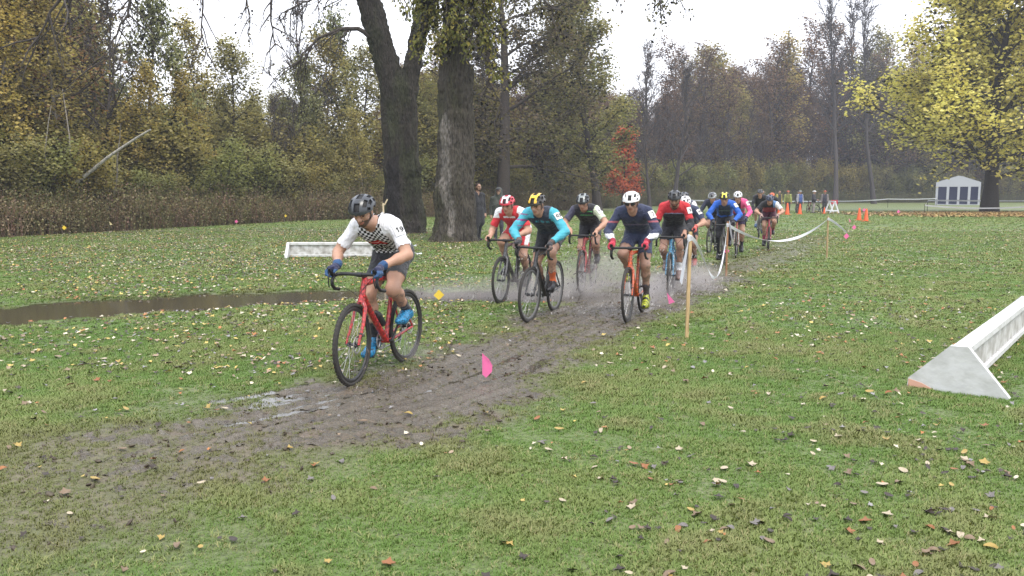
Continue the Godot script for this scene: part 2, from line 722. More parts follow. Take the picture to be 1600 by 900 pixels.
# a tuft: bent blades
func tuft(blades: int, tall: float, wide: float, spread: float, sd: int) -> ArrayMesh:
	rng.seed = sd
	var mb := MB.new()
	for b in blades:
		var a := rng.randf() * TAU
		var o := Vector3(cos(a), 0, sin(a)) * rng.randf() * spread
		a = rng.randf() * TAU
		var d := Vector3(cos(a), 0, sin(a))
		var s := Vector3(-sin(a), 0, cos(a)) * wide * rng.randf_range(0.6, 1.1)
		var h := tall * rng.randf_range(0.5, 1.1)
		var lean := rng.randf_range(0.3, 1.2) * h
		var p1 := o + d * lean * 0.35 + Vector3.UP * h * 0.6
		var p2 := o + d * lean + Vector3.UP * h * rng.randf_range(0.6, 1.0)
		var nn := (Vector3.UP + d * 0.15).normalized()
		mb.col = Color(1, 1, 1) * rng.randf_range(0.88, 1.12)
		var i := mb.vert(o - s, nn)
		mb.vert(o + s, nn)
		mb.vert(p1 + s * 0.8, nn)
		mb.vert(p1 - s * 0.8, nn)
		mb.vert(p2, nn)
		mb.quad_i(i, i + 1, i + 2, i + 3)
		mb.tri_i(i + 3, i + 2, i + 4)
	return mb.mesh()


func push_xf(buf: PackedFloat32Array, b: Basis, o: Vector3, c: Color) -> void:
	buf.append_array(PackedFloat32Array([b.x.x, b.y.x, b.z.x, o.x, b.x.y, b.y.y, b.z.y, o.y, b.x.z, b.y.z, b.z.z, o.z, c.r, c.g, c.b, 1.0]))


func multi(called: String, mesh: Mesh, buf: PackedFloat32Array, m: Material, parent: Node = self) -> MultiMeshInstance3D:
	var mm := MultiMesh.new()
	mm.transform_format = MultiMesh.TRANSFORM_3D
	mm.use_colors = true
	mm.mesh = mesh
	mm.instance_count = buf.size() / 16
	mm.buffer = buf
	var o := MultiMeshInstance3D.new()
	o.name = numbered(called)
	o.multimesh = mm
	if m:
		o.material_override = m
	parent.add_child(o, true)
	return o


func make_grass() -> void:
	var m := mat(1, 1, 1, 0.7, 0, true)
	m.backlight_enabled = true
	m.backlight = lin(0.35, 0.4, 0.2)
	m.metallic_specular = 0.35
	var green := Color(0.155, 0.26, 0.06)
	var olive := Color(0.23, 0.285, 0.092)
	var straw := Color(0.36, 0.31, 0.16)
	var dirty := Color(0.19, 0.18, 0.085)
	# bands by distance from where the photograph was taken: near, far, count, scale
	for band in [[2.4, 5.2, 62000, 0.85, 1], [5.2, 9.5, 80000, 1.15, 2], [9.5, 17.0, 80000, 1.9, 3], [17.0, 34.0, 70000, 3.4, 4], [34.0, 75.0, 50000, 6.5, 5]]:
		var mesh := tuft(10, 0.027, 0.0024, 0.032, 70 + band[4])
		rng.seed = 500 + band[4]
		var buf := PackedFloat32Array()
		for i in band[2]:
			var r: float = sqrt(lerpf(band[0] * band[0], band[1] * band[1], rng.randf()))
			var x: float = r * rng.randf_range(-0.74, 0.74)
			var z := -r
			var roll := rng.randf()
			var t := rng.randf()
			var turn := rng.randf() * TAU
			var wet := look(wet_grid, x, z)
			if wet > 0.62 - t * 0.3:
				continue
			var mud := look(mud_grid, x, z)
			var p := patchy.get_noise_2d(x, z)
			var f := fine.get_noise_2d(x * 1.3, z * 1.3)
			if roll < mud * 0.98 + f * 1.1 * mud:
				continue
			if r > 17.0 and (edge_side(x, z) > -0.6 or x < -19):
				continue
			var p2 := patchy.get_noise_2d(x * 3.1 + 90.0, z * 3.1)
			var c := green.lerp(olive, clampf(0.35 + p * 1.2 + f * 0.6 + p2 * 1.1 + (t - 0.5) * 0.5, 0, 1))
			if p2 > 0.18:
				c = c.lerp(straw * 0.75, clampf((p2 - 0.2) * 1.6, 0, 0.35))
			if t > 0.965:
				c = c.lerp(straw, 0.7)
			c = c.lerp(dirty, clampf(mud * 1.2 + wet, 0, 0.85))
			var s: float = band[3] * (0.7 + 0.5 * t) * (1.0 - 0.4 * mud) * (1.0 + 0.35 * p + 0.5 * p2 + 0.3 * f)
			var flat: float = 1.0 / (0.6 + 0.4 * band[3])
			push_xf(buf, Basis(Vector3.UP, turn).scaled_local(Vector3(s, s * flat, s)), Vector3(x, height(x, z) - 0.004, z), c)
		if band[4] <= 2:  # taller wisps here and there
			for i in 2600:
				var r: float = sqrt(lerpf(band[0] * band[0], band[1] * band[1], rng.randf()))
				var x: float = r * rng.randf_range(-0.72, 0.72)
				var turn := rng.randf() * TAU
				var s := rng.randf_range(1.15, 1.7)
				if look(mud_grid, x, -r) > 0.3 or look(wet_grid, x, -r) > 0.4 or patchy.get_noise_2d(x * 5.0, r * 5.0) < 0.05:
					continue
				push_xf(buf, Basis(Vector3.UP, turn).scaled_local(Vector3(s, s * 0.8, s)), Vector3(x, height(x, -r) - 0.006, -r), olive.lerp(straw, rng.randf() * 0.6))
		var o := multi("grass", mesh, buf, m)
		tag(o, ["short wet green grass nearest the camera", "short green grass beside the muddy track", "green grass around the puddle and riders", "grass in the middle of the field", "far green lawn below the wood"][band[4] - 1], "grass", "", "stuff")


# ------------------------------------------------------------------ fallen leaves
func leaf_mesh(kind: int, sd: int) -> ArrayMesh:
	rng.seed = sd
	var mb := MB.new()
	var lobes := 5 if kind == 0 else 1
	var rim := []
	var num := 20 if kind == 0 else 12
	for i in num:
		var a := TAU * i / num
		var r := 0.5
		if kind == 0:
			r = 0.34 + 0.2 * maxf(0.0, cos(a * lobes)) + 0.05 * (i % 2)
			if absf(wrapf(a - PI, -PI, PI)) < 0.3:
				r = 0.16
		var x := cos(a) * r
		var z := sin(a) * r * (0.55 if kind == 1 else 0.95)
		rim.append(Vector3(x, 0, z))
	var curl := rng.randf_range(0.5, 1.1)
	var ph := rng.randf() * TAU
	for i in num:
		var p: Vector3 = rim[i]
		p.y = curl * (p.z * p.z * 1.1) + 0.16 * curl * sin(atan2(p.z, p.x) * 2.0 + ph) * p.length() + rng.randf_range(0, 0.03)
		rim[i] = p
	for side in 2:
		var nn := Vector3.UP if side == 0 else Vector3.DOWN
		var dy := 0.0 if side == 0 else -0.012
		var c0 := mb.vert(Vector3(0, dy, 0), nn)
		for i in num:
			mb.vert(rim[i] + Vector3(0, dy, 0), (nn + Vector3(-rim[i].x, 0, -rim[i].z) * 0.8 * nn.y).normalized())
		for i in num:
			if side == 0:
				mb.tri_i(c0, c0 + 1 + (i + 1) % num, c0 + 1 + i)
			else:
				mb.tri_i(c0, c0 + 1 + i, c0 + 1 + (i + 1) % num)
	mb.bar(Vector3(-0.12, 0.0, 0), Vector3(-0.75, 0.06, rng.randf_range(-0.1, 0.1)), 0.012, 0.008, 4)
	return mb.mesh()


func make_leaves() -> void:
	var meshes := []
	for i in 6:
		meshes.append(leaf_mesh(i % 2, 900 + i))
	var tones := [
		["pale cream", Color(0.56, 0.5, 0.37)], ["faded yellow", Color(0.48, 0.36, 0.1)], ["dark brown", Color(0.05, 0.037, 0.028)],
		["rust orange", Color(0.34, 0.14, 0.045)], ["dull tan", Color(0.26, 0.19, 0.125)], ["greyish wet", Color(0.22, 0.21, 0.21)]]
	var ms := []
	for t in tones:
		var m := mat(t[1].r, t[1].g, t[1].b, 0.5)
		grained(m, noise_tex(0.05, 21, Color(0.6, 0.55, 0.5), Color(1.1, 1.1, 1.1), 128, 3), 9.0)
		ms.append(m)
	var whole := mat(1, 1, 1, 0.5, 0, true)
	rng.seed = 4242
	var spots := []
	for i in 66000:
		var r := sqrt(rng.randf() * (36.0 * 36.0 - 2.7 * 2.7) + 2.7 * 2.7)
		var x := r * rng.randf_range(-0.72, 0.72)
		var z := -r
		if i >= 40000:  # the thick drift on the left half of the field
			r = lerpf(11.0, 34.0, pow(rng.randf(), 0.8)) if i < 63500 else lerpf(5.5, 13.0, rng.randf())
			x = -r * (0.7 - 0.75 * pow(rng.randf(), 0.75))
			z = -r
		if i < 1500:
			r = lerpf(2.7, 11.0, rng.randf())
			x = r * rng.randf_range(-0.7, 0.7)
			z = -r
		var keep := 0.3
		if x < -r * 0.06 and r > 12.5:
			keep = 1.0
		elif x < -r * 0.06 and r > 7.0:
			keep = 1.1
		elif x > 0.1 * r:
			keep = 0.75
		keep *= 1.0 - 0.75 * look(mud_grid, x, z)
		keep *= 0.75 + 1.0 * patchy.get_noise_2d(x * 0.7 + 50, z * 0.7)
		var roll := rng.randf()
		var tone := rng.randf()
		var s := rng.randf_range(0.026, 0.068)
		var mi := rng.randi() % 6
		var b := Basis(Vector3(rng.randf_range(-1, 1), 0, rng.randf_range(-1, 1)).normalized(), rng.randf_range(0.0, 0.5)) * Basis(Vector3.UP, rng.randf() * TAU)
		if roll > keep or look(wet_grid, x, z) > 0.5 or edge_side(x, z) > -1.0:
			continue
		var k := 0
		if x < 0:
			k = 0 if tone < 0.1 else 1 if tone < 0.22 else 2 if tone < 0.62 else 3 if tone < 0.7 else 4 if tone < 0.88 else 5
		else:
			k = 0 if tone < 0.17 else 1 if tone < 0.23 else 2 if tone < 0.64 else 3 if tone < 0.76 else 4 if tone < 0.88 else 5
		if k == 2 or k == 5:
			s *= 0.85
		spots.append([s / r, x, z, s, mi, k, b, tone])
	spots.sort_custom(func(p, q): return p[0] > q[0])
	var bufs := []
	for i in 6:
		bufs.append(PackedFloat32Array())
	var n := 0
	for p in spots:
		var t: Array = tones[p[5]]
		var at := Vector3(p[1], height(p[1], p[2]) + (0.014 if p[2] > -5.2 else 0.022 if p[2] > -9.5 else 0.034 if p[2] > -17.0 else 0.048) + p[3] * 0.06, p[2])
		var b: Basis = p[6]
		if n < 290 and absf(p[1]) < -p[2] * 0.635 and p[2] < -3.15:
			var o := part("fallen_leaf", meshes[p[4]], ms[p[5]], self)
			o.transform = Transform3D(b.scaled_local(Vector3.ONE * p[3]), at)
			var mud := look(mud_grid, p[1], p[2]) > 0.35
			var where := "on the muddy track" if mud else "on the left side grass" if p[1] < -0.4 else "on the right side grass" if p[1] > 0.6 else "on the grass at the middle"
			var depth := "in the near foreground" if p[2] > -4.6 else "a little farther back"
			var shape := "lobed" if p[4] % 2 == 0 else "oval"
			tag(o, "%s %s fallen leaf lying %s %s" % [t[0], shape, where, depth], "leaf", "%s %s leaves %s %s" % [t[0], shape, where, depth])
			n += 1
		else:
			var c: Color = t[1]
			c = c * (0.75 + 0.5 * fmod(p[7] * 37.0, 1.0))
			push_xf(bufs[p[4]], b.scaled_local(Vector3.ONE * p[3]), at, c)
	for i in 6:
		var o := multi("leaf_litter", meshes[i], bufs[i], whole)
		tag(o, "small fallen leaves strewn over the whole field", "leaf litter", "leaf litter on the field", "stuff")
	# the orange carpet under the yellow maple
	var buf := PackedFloat32Array()
	for i in 9000:
		var x := 24.0 + rng.randf() * 42.0
		var z := -61.0 - rng.randfn(0.0, 4.2)
		var w := clampf((x - 24.0) / 12.0, 0.15, 1.0)
		var k := rng.randf()
		var c := Color(0.36, 0.2, 0.07).lerp(Color(0.42, 0.33, 0.14), rng.randf()) if k < 0.8 else Color(0.2, 0.11, 0.05)
		var turn := rng.randf() * TAU
		if rng.randf() > w or absf(z + 61.0) > 8.0:
			continue
		push_xf(buf, Basis(Vector3.UP, turn).scaled_local(Vector3.ONE * rng.randf_range(0.22, 0.4)), Vector3(x, height(x, z) + 0.05, z), c)
	var o2 := multi("maple_leaf_carpet", meshes[0], buf, whole)
	tag(o2, "orange carpet of fallen leaves under the yellow maple", "leaf litter", "", "stuff")


# ------------------------------------------------------------------ trees
func bent(a: Vector3, d: Vector3, length: float, steps: int, wob: float, droop: float) -> PackedVector3Array:
	var p := PackedVector3Array([a])
	var dir := d.normalized()
	for i in steps:
		dir = (dir + Vector3(rng.randfn(0, wob), rng.randfn(0, wob) * 0.6 - droop, rng.randfn(0, wob))).normalized()
		a += dir * length / steps
		p.push_back(a)
	return p


func taper(n: int, r0: float, r1: float) -> PackedFloat32Array:
	var a := PackedFloat32Array()
	for i in n:
		a.push_back(lerpf(r0, r1, float(i) / (n - 1)))
	return a


func leaf(mb: MB, p: Vector3, s: float, hang := 0.0) -> void:
	var a := rng.randf() * TAU
	var u := Vector3(cos(a), rng.randf_range(-0.7, 0.35) - hang, sin(a)).normalized()
	var w := u.cross(Vector3(rng.randfn(), rng.randfn() + 1.2, rng.randfn())).normalized()
	var n := w.cross(u).normalized()
	if n.y < 0:
		n = -n
	var i := mb.vert(p - u * s * 0.5, n)
	mb.vert(p + w * s * 0.36, n)
	mb.vert(p + u * s * 0.55, n)
	mb.vert(p - w * s * 0.36, n)
	mb.quad_i(i, i + 1, i + 2, i + 3)


func mixed(cols: Array) -> Color:
	var c: Color = cols[rng.randi() % cols.size()]
	return c.lerp(cols[rng.randi() % cols.size()], rng.randf() * 0.5) * rng.randf_range(0.72, 1.25)


# returns [wood mesh, crown mesh]
func grow(c: Dictionary) -> Array:
	rng.seed = c.sd
	var wood := MB.new()
	var crown := MB.new()
	var h: float = c.h
	var sides: int = c.get("sides", 7)
	wood.col = c.get("bark", Color(0.075, 0.062, 0.05))
	var stems := []
	if c.get("stems", 1) == 1:
		var tp := bent(Vector3(0, -0.1, 0), Vector3(rng.randfn(0, 0.04), 1, rng.randfn(0, 0.04)), h, 9, c.get("lean", 0.05), -0.03)
		var tr := taper(tp.size(), c.r, c.r * 0.08)
		tr[0] *= 1.35
		wood.tube(tp, tr, sides, false)
		stems.append([tp, tr])
	else:
		for s in c.stems:
			var a: float = TAU * s / c.stems + rng.randf()
			var tp := bent(Vector3(cos(a) * c.r, -0.1, sin(a) * c.r), Vector3(cos(a) * 0.3, 1, sin(a) * 0.3), h * rng.randf_range(0.75, 1.05), 8, 0.09, -0.02)
			var tr := taper(tp.size(), c.r * 0.7, c.r * 0.06)
			wood.tube(tp, tr, sides, false)
			stems.append([tp, tr])
	var n1: int = c.n1
	for k in n1:
		var st: Array = stems[k % stems.size()]
		var tp: PackedVector3Array = st[0]
		var f: float = lerpf(c.first, 0.98, (k + rng.randf() * 0.8) / n1)
		var fi := f * (tp.size() - 1)
		var i0 := mini(int(fi), tp.size() - 2)
		var o := tp[i0].lerp(tp[i0 + 1], fi - i0)
		var az := k * 2.4 + rng.randf() * 0.9
		var rel: float = (f - c.first) / (1.0 - c.first)
		var wide: float = c.len1 * h * (1.0 - rel * c.get("cone", 0.7)) * rng.randf_range(0.7, 1.15) * (0.55 + 0.45 * minf(1.0, rel * 5.0 + c.get("skirt", 0.4)))
		var el: float = lerpf(c.up, c.up + 0.9, rel)
		var d := Vector3(cos(az) * cos(el), sin(el), sin(az) * cos(el))
		var b1 := bent(o, d, wide, 6, c.get("wob", 0.12), c.get("droop", 0.0))
		var r1: float = minf((st[1] as PackedFloat32Array)[i0] * 0.55, 0.02 + wide * 0.017)
		wood.tube(b1, taper(b1.size(), r1, 0.008 * c.get("thick", 1.0)), 5, false)
		for j in int(c.n2):
			var g := rng.randf_range(0.22, 1.0)
			var gi := g * 6.0
			var j0 := mini(int(gi), 5)
			var q := b1[j0].lerp(b1[j0 + 1], gi - j0)
			var bd := (b1[j0 + 1] - b1[j0]).normalized()
			var sd := (bd * 0.8 + Vector3(rng.randfn(), rng.randfn() * 0.6 + c.get("lift", 0.1), rng.randfn()).normalized() * 0.9).normalized()
			var l2: float = wide * rng.randf_range(0.25, 0.5) * (1.15 - g * 0.6)
			var b2 := bent(q, sd, l2, 4, 0.16, c.get("droop2", 0.04))
			wood.tube(b2, taper(5, 0.012 * c.get("thick", 1.0) + l2 * 0.006, 0.005 * c.get("thick", 1.0)), 3, false)
			for t in int(c.get("n3", 0)):
				var e := rng.randf_range(0.2, 1.0) * 4.0
				var e0 := mini(int(e), 3)
				var b3 := bent(b2[e0].lerp(b2[e0 + 1], e - e0), (b2[e0 + 1] - b2[e0]).normalized() + Vector3(rng.randfn(), rng.randfn() + 0.2, rng.randfn()) * 0.6, l2 * rng.randf_range(0.3, 0.7), 2, 0.15, c.get("droop2", 0.04))
				wood.tube(b3, taper(3, 0.007 * c.get("thick", 1.0), 0.004 * c.get("thick", 1.0)), 3, false)
			var hue := mixed(c.cols)
			for t in int(c.leaves):
				var e := rng.randf_range(0.1, 1.0) * 4.0
				var e0 := mini(int(e), 3)
				var p: Vector3 = b2[e0].lerp(b2[e0 + 1], e - e0) + Vector3(rng.randfn(), rng.randfn() - c.get("hang", 0.0) * rng.randf() * 3.0, rng.randfn()) * c.spread
				crown.col = hue.lerp(mixed(c.cols), 0.45)
				leaf(crown, p, c.leaf * rng.randf_range(0.6, 1.25), c.get("hang", 0.0))
	return [wood.mesh(), crown.mesh()]


func plant(called: String, kind: Array, at: Vector3, turn: float, s: float, tint: Color, label: String, category: String, group: String, tall := 1.0) -> Node3D:
	var t := thing(called, label, category, at, turn, group)
	var a := part("trunk", kind[0], M.bark, t)
	a.scale = Vector3(s, s * tall, s)
	if (kind[1] as ArrayMesh).get_surface_count():
		var key := "leaf%s" % tint
		if not M.has(key):
			var m: StandardMaterial3D = M.foliage.duplicate()
			m.albedo_color = tint.linear_to_srgb()
			M[key] = m
		var b := part("crown", kind[1], M[key], t)
		b.scale = Vector3(s, s * tall, s)
	return t


func along_edge(f: float) -> Vector2:
	var total := 0.0
	for s in WOOD_EDGE.size() - 1:
		total += (WOOD_EDGE[s + 1] - WOOD_EDGE[s]).length()
	var d := f * total
	for s in WOOD_EDGE.size() - 1:
		var l: float = (WOOD_EDGE[s + 1] - WOOD_EDGE[s]).length()
		if d <= l:
			return WOOD_EDGE[s].lerp(WOOD_EDGE[s + 1], d / l)
		d -= l
	return WOOD_EDGE[-1]


var kinds := {}


func make_kinds() -> void:
	M.bark = mat(1, 1, 1, 0.9, 0, true)
	grained(M.bark, noise_tex(0.03, 31, Color(0.55, 0.55, 0.55), Color(1.25, 1.25, 1.25), 256, 4), 1.3)
	M.foliage = mat(1, 1, 1, 0.75, 0, true)
	M.foliage.backlight_enabled = true
	M.foliage.backlight = lin(0.9, 0.88, 0.6)
	M.foliage.metallic_specular = 0.3
	var olive := [Color(0.3, 0.29, 0.125), Color(0.37, 0.33, 0.14), Color(0.25, 0.255, 0.125), Color(0.42, 0.37, 0.15)]
	var gold := [Color(0.5, 0.43, 0.17), Color(0.43, 0.38, 0.155), Color(0.38, 0.35, 0.145), Color(0.48, 0.38, 0.16)]
	var green := [Color(0.2, 0.225, 0.11), Color(0.26, 0.275, 0.13), Color(0.32, 0.32, 0.15)]
	var brown := [Color(0.22, 0.14, 0.095), Color(0.17, 0.11, 0.085), Color(0.26, 0.165, 0.1)]
	for i in 3:
		kinds["olive%d" % i] = grow({"sd": 100 + i, "h": 10.0, "r": 0.15, "first": 0.16, "n1": 26, "len1": 0.3, "up": 0.15, "n2": 9, "n3": 1, "leaves": 36, "spread": 0.28, "leaf": 0.16, "cols": olive, "cone": 0.55})
		kinds["gold%d" % i] = grow({"sd": 110 + i, "h": 10.0, "r": 0.12, "first": 0.2, "n1": 24, "len1": 0.26, "up": 0.3, "n2": 8, "n3": 1, "leaves": 34, "spread": 0.25, "leaf": 0.15, "cols": gold, "cone": 0.6, "bark": Color(0.2, 0.18, 0.15)})
	for i in 2:
		kinds["willow%d" % i] = grow({"sd": 120 + i, "h": 10.0, "r": 0.14, "first": 0.3, "n1": 20, "len1": 0.26, "up": 0.5, "n2": 8, "n3": 1, "leaves": 40, "spread": 0.22, "leaf": 0.15, "cols": green, "hang": 1.1, "droop": 0.1, "droop2": 0.25, "cone": 0.45})
		kinds["bare%d" % i] = grow({"sd": 130 + i, "h": 10.0, "r": 0.14, "first": 0.28, "n1": 20, "len1": 0.3, "up": 0.65, "n2": 10, "n3": 5, "leaves": 2, "spread": 0.1, "leaf": 0.1, "cols": brown, "cone": 0.5, "bark": Color(0.085, 0.073, 0.066), "thick": 1.6, "lift": 0.5})
		kinds["brown%d" % i] = grow({"sd": 140 + i, "h": 10.0, "r": 0.15, "first": 0.2, "n1": 24, "len1": 0.28, "up": 0.35, "n2": 9, "n3": 3, "leaves": 20, "spread": 0.22, "leaf": 0.13, "cols": brown, "cone": 0.5, "thick": 1.3})
		kinds["shrub%d" % i] = grow({"sd": 150 + i, "h": 2.6, "r": 0.05, "stems": 7, "first": 0.06, "n1": 34, "len1": 0.34, "up": 0.3, "n2": 7, "leaves": 34, "spread": 0.17, "leaf": 0.085, "cols": [Color(0.27, 0.27, 0.12), Color(0.33, 0.31, 0.13), Color(0.29, 0.26, 0.14), Color(0.38, 0.34, 0.12)], "sides": 4, "skirt": 1.0})


func zone(x: float, z: float) -> String:
	var px := x / -z
	return "at the left end of the wood" if px < -0.47 else "in the wood above the dry reeds" if px < -0.3 else "left of the big twin trunk" if px < -0.15 else "behind the two big trunks" if px < 0.0 else "behind the middle riders" if px < 0.16 else "beyond the far riders" if px < 0.34 else "in the far wood behind the tape" if px < 0.48 else "behind the yellow maple"


func make_wood() -> void:
	make_kinds()
	print("kinds")
	rng.seed = 77
	var names := {"olive": ["olive leafy tree", "leafy_tree"], "gold": ["golden leaved tree", "golden_tree"], "willow": ["drooping grey green tree", "weeping_tree"], "bare": ["bare grey tree", "bare_woodland_tree"], "brown": ["thinning brown tree", "brown_tree"]}
	# rows of trees, each standing so many metres into the wood
	var spots := []
	for row in [[2.5, 2.6, 0.72], [6.0, 3.6, 1.0], [11.0, 5.0, 1.15]]:
		var f := 0.03
		while f < 0.97:
			var p := along_edge(f)
			var t := (along_edge(minf(1.0, f + 0.004)) - p).normalized()
			var nn := Vector2(t.y, -t.x)
			p += nn * (row[0] + rng.randf_range(-1.2, 1.6)) + t * rng.randf_range(-1, 1)
			var far := p.length()
			spots.append([p, row[2], far])
			f += (row[1] + far * 0.028) * rng.randf_range(0.7, 1.3) / 290.0
	var seen_n := 0
	for s in spots:
		var p: Vector2 = s[0]
		var px := p.x / maxf(1.0, -p.y)
		var pick := rng.randf()
		var v := rng.randi()
		var turn := rng.randf() * TAU
		var vary := rng.randf_range(0.82, 1.15)
		if p.y > -6 or absf(px) > 0.78:
			continue
		var kind := "olive"
		var hh: float
		if px < -0.5:
			kind = "gold" if pick < 0.4 else "olive" if pick < 0.85 else "brown"
			hh = 15.0 * s[1]
		elif px < -0.12:
			kind = "willow" if pick < 0.3 and s[1] > 0.9 else "gold" if pick < 0.52 else "olive" if pick < 0.8 else "bare" if pick < 0.96 else "brown"
			hh = 8.6 * s[1] * (0.75 + s[2] / 110.0)
		elif px < 0.03:
			kind = "olive" if pick < 0.4 else "brown" if pick < 0.7 else "gold" if pick < 0.8 else "bare"
			hh = 13.5 * s[1]
		elif px < 0.15:
			kind = "bare" if pick < 0.3 else "brown" if pick < 0.7 else "olive"
			hh = 12.5 * s[1]
		elif px < 0.3:
			kind = "bare" if pick < 0.4 else "brown" if pick < 0.7 else "olive" if pick < 0.85 else "gold"
			hh = 19.0 * s[1]
		else:
			kind = "brown" if pick < 0.5 else "bare" if pick < 0.65 else "olive" if pick < 0.85 else "gold"
			hh = lerpf(20.0, 29.0, clampf((px - 0.22) / 0.12, 0, 1)) * s[1]
		var cnt: int = 3 if kind in ["olive", "gold"] else 2
		var g: Array = kinds["%s%d" % [kind, v % cnt]]
		var sc := hh / 10.0 * vary
		var tint := [Color(1, 1, 1), Color(0.85, 0.88, 0.85), Color(1.08, 1.0, 0.85), Color(0.9, 0.87, 0.87)][(v >> 4) % 4] as Color
		var z := zone(p.x, p.y)
		plant(names[kind][1], g, Vector3(p.x, 0, p.y), turn, sc, tint, "", "tree", "%s, row %s" % [names[kind][0], z]).set_meta("sort", [names[kind][0], z, px])
		seen_n += 1
	print("trees ", seen_n)
	# shrubs along the edge
	var f := 0.03
	while f < 0.97:
		var p := along_edge(f)
		var t := (along_edge(minf(1.0, f + 0.004)) - p).normalized()
		var nn := Vector2(t.y, -t.x)
		p += nn * rng.randf_range(1.2, 2.6)
		var px := p.x / maxf(1.0, -p.y)
		var far := p.length()
		var turn := rng.randf() * TAU
		var v := rng.randi()
		var vary := rng.randf_range(0.75, 1.25)
		if p.y < -6 and absf(px) < 0.75:
			var z := zone(p.x, p.y)
			plant("shrub", kinds["shrub%d" % (v % 2)], Vector3(p.x, 0, p.y), turn, vary * (0.95 + far / 110.0), [Color(1, 1, 1), Color(0.85, 0.95, 0.85), Color(1.1, 1.0, 0.8)][(v >> 3) % 3], "", "shrub", "shrubs %s" % z).set_meta("sort", ["dull green shrub", z, px])
		f += (1.7 + far * 0.012) * rng.randf_range(0.7, 1.2) / 290.0
	# tell look-alikes apart by their order from the left
	var rows := {}
	for o in get_children():
		if o.has_meta("sort"):
			var k: Array = o.get_meta("sort")
			var key := "%s|%s" % [k[0], k[1]]
			if not rows.has(key):
				rows[key] = []
			rows[key].append([k[2], o, k[0], k[1]])
			o.remove_meta("sort")
	var words := ["first", "second", "third", "fourth", "fifth", "sixth", "seventh", "eighth", "ninth", "tenth", "eleventh", "twelfth", "thirteenth", "fourteenth", "fifteenth", "sixteenth", "seventeenth", "eighteenth", "nineteenth", "twentieth", "last"]
	for key in rows:
		var row: Array = rows[key]
		row.sort_custom(func(p, q): return p[0] < q[0])
		for i in row.size():
			var which: String = "only" if row.size() == 1 else words[mini(i, 20)]
			row[i][1].set_meta("label", "%s %s%s %s" % [which, row[i][2], "" if row.size() == 1 else " from the left", row[i][3]])
	# the deep wood reads as one mass
	for deep in [["olive1", 0.0, 0.42, 9.0], ["brown0", 0.3, 0.98, 14.0]]:
		var am := ArrayMesh.new()
		for k in 2:
			var src: ArrayMesh = kinds[deep[0]][k]
			am.add_surface_from_arrays(Mesh.PRIMITIVE_TRIANGLES, src.surface_get_arrays(0))
			am.surface_set_material(k, M.bark if k == 0 else M.foliage)
		var buf := PackedFloat32Array()
		for i in 300:
			var q := along_edge(lerpf(deep[1], deep[2], rng.randf()))
			var q2 := along_edge(lerpf(deep[1], deep[2], 0.5))
			var into := rng.randf_range(13.0, 34.0)
			var t := Vector2(-0.85, -0.5) if q.x < -3 else Vector2(-0.4, -1)
			q += t.normalized() * into
			var px := q.x / maxf(1.0, -q.y)
			var hh: float = 9.0 if px < -0.16 else 13.5 if px < 0.05 else 17.0 if px < 0.22 else 25.0
			if px < -0.5:
				hh = 15.0
			var s := hh / 10.0 * rng.randf_range(0.75, 1.0)
			push_xf(buf, Basis(Vector3.UP, rng.randf() * TAU).scaled_local(Vector3.ONE * s), Vector3(q.x, 0, q.y), Color(1, 1, 1))
		var o := multi("background_wood", am, buf, null)
		tag(o, "dense woodland massed behind the front trees on the left" if deep[1] < 0.1 else "dense grey brown woodland massed far behind the riders", "woodland", "", "stuff")
	# undergrowth inside the wood
	var under := PackedFloat32Array()
	for i in 620:
		var f2 := rng.randf()
		var q := along_edge(f2)
		q += (Vector2(-0.85, -0.5) if q.x < -3 else Vector2(-0.4, -1)).normalized() * rng.randf_range(3.0, 22.0)
		push_xf(under, Basis(Vector3.UP, rng.randf() * TAU).scaled_local(Vector3.ONE * rng.randf_range(1.3, 2.6)), Vector3(q.x, 0, q.y), Color(0.95, 0.9, 0.8))
	var uo := multi("undergrowth", kinds.shrub1[1], under, M.foliage)
	tag(uo, "tangled undergrowth filling the wood between the trunks", "undergrowth", "", "stuff")
	# dry reeds and brambles at the foot of the left wood
	var reed := MB.new()
	rng.seed = 31
	for i in 44:
		var a := rng.randf() * TAU
		var o := Vector3(rng.randfn(0, 0.22), 0, rng.randfn(0, 0.22))
		var b := bent(o, Vector3(cos(a) * 0.25, 1, sin(a) * 0.25), rng.randf_range(0.5, 1.35), 3, 0.13, 0.0)
		reed.col = [Color(0.36, 0.23, 0.18), Color(0.27, 0.17, 0.135), Color(0.4, 0.31, 0.21), Color(0.24, 0.21, 0.13)][i % 4]
		reed.tube(b, taper(4, 0.008, 0.003), 3, false)
		for k in 7:
			leaf(reed, b[1 + k % 3] + Vector3(rng.randfn(), rng.randfn(), rng.randfn()) * 0.06, 0.065, -1.2)
	var rm := reed.mesh()
	var buf := PackedFloat32Array()
	for i in 4200:
		var q := along_edge(0.03 + 0.47 * pow(rng.randf(), 1.3))
		q += Vector2(-0.93, -0.36) * (rng.randf_range(-0.35, 2.4))
		var s := rng.randf_range(0.85, 1.55) * (1.0 if q.y > -60 else 1.2)
		push_xf(buf, Basis(Vector3.UP, rng.randf() * TAU).scaled_local(Vector3(s, s * rng.randf_range(0.7, 1.1), s)), Vector3(q.x, 0, q.y), Color(1, 1, 1).lerp(Color(0.7, 0.9, 0.6), rng.randf()))
	var o3 := multi("dry_reeds", rm, buf, M.foliage)
	tag(o3, "reddish brown dry reeds and brambles along the foot of the wood", "reeds", "", "stuff")
	# rough grass bank further right
	buf = PackedFloat32Array()
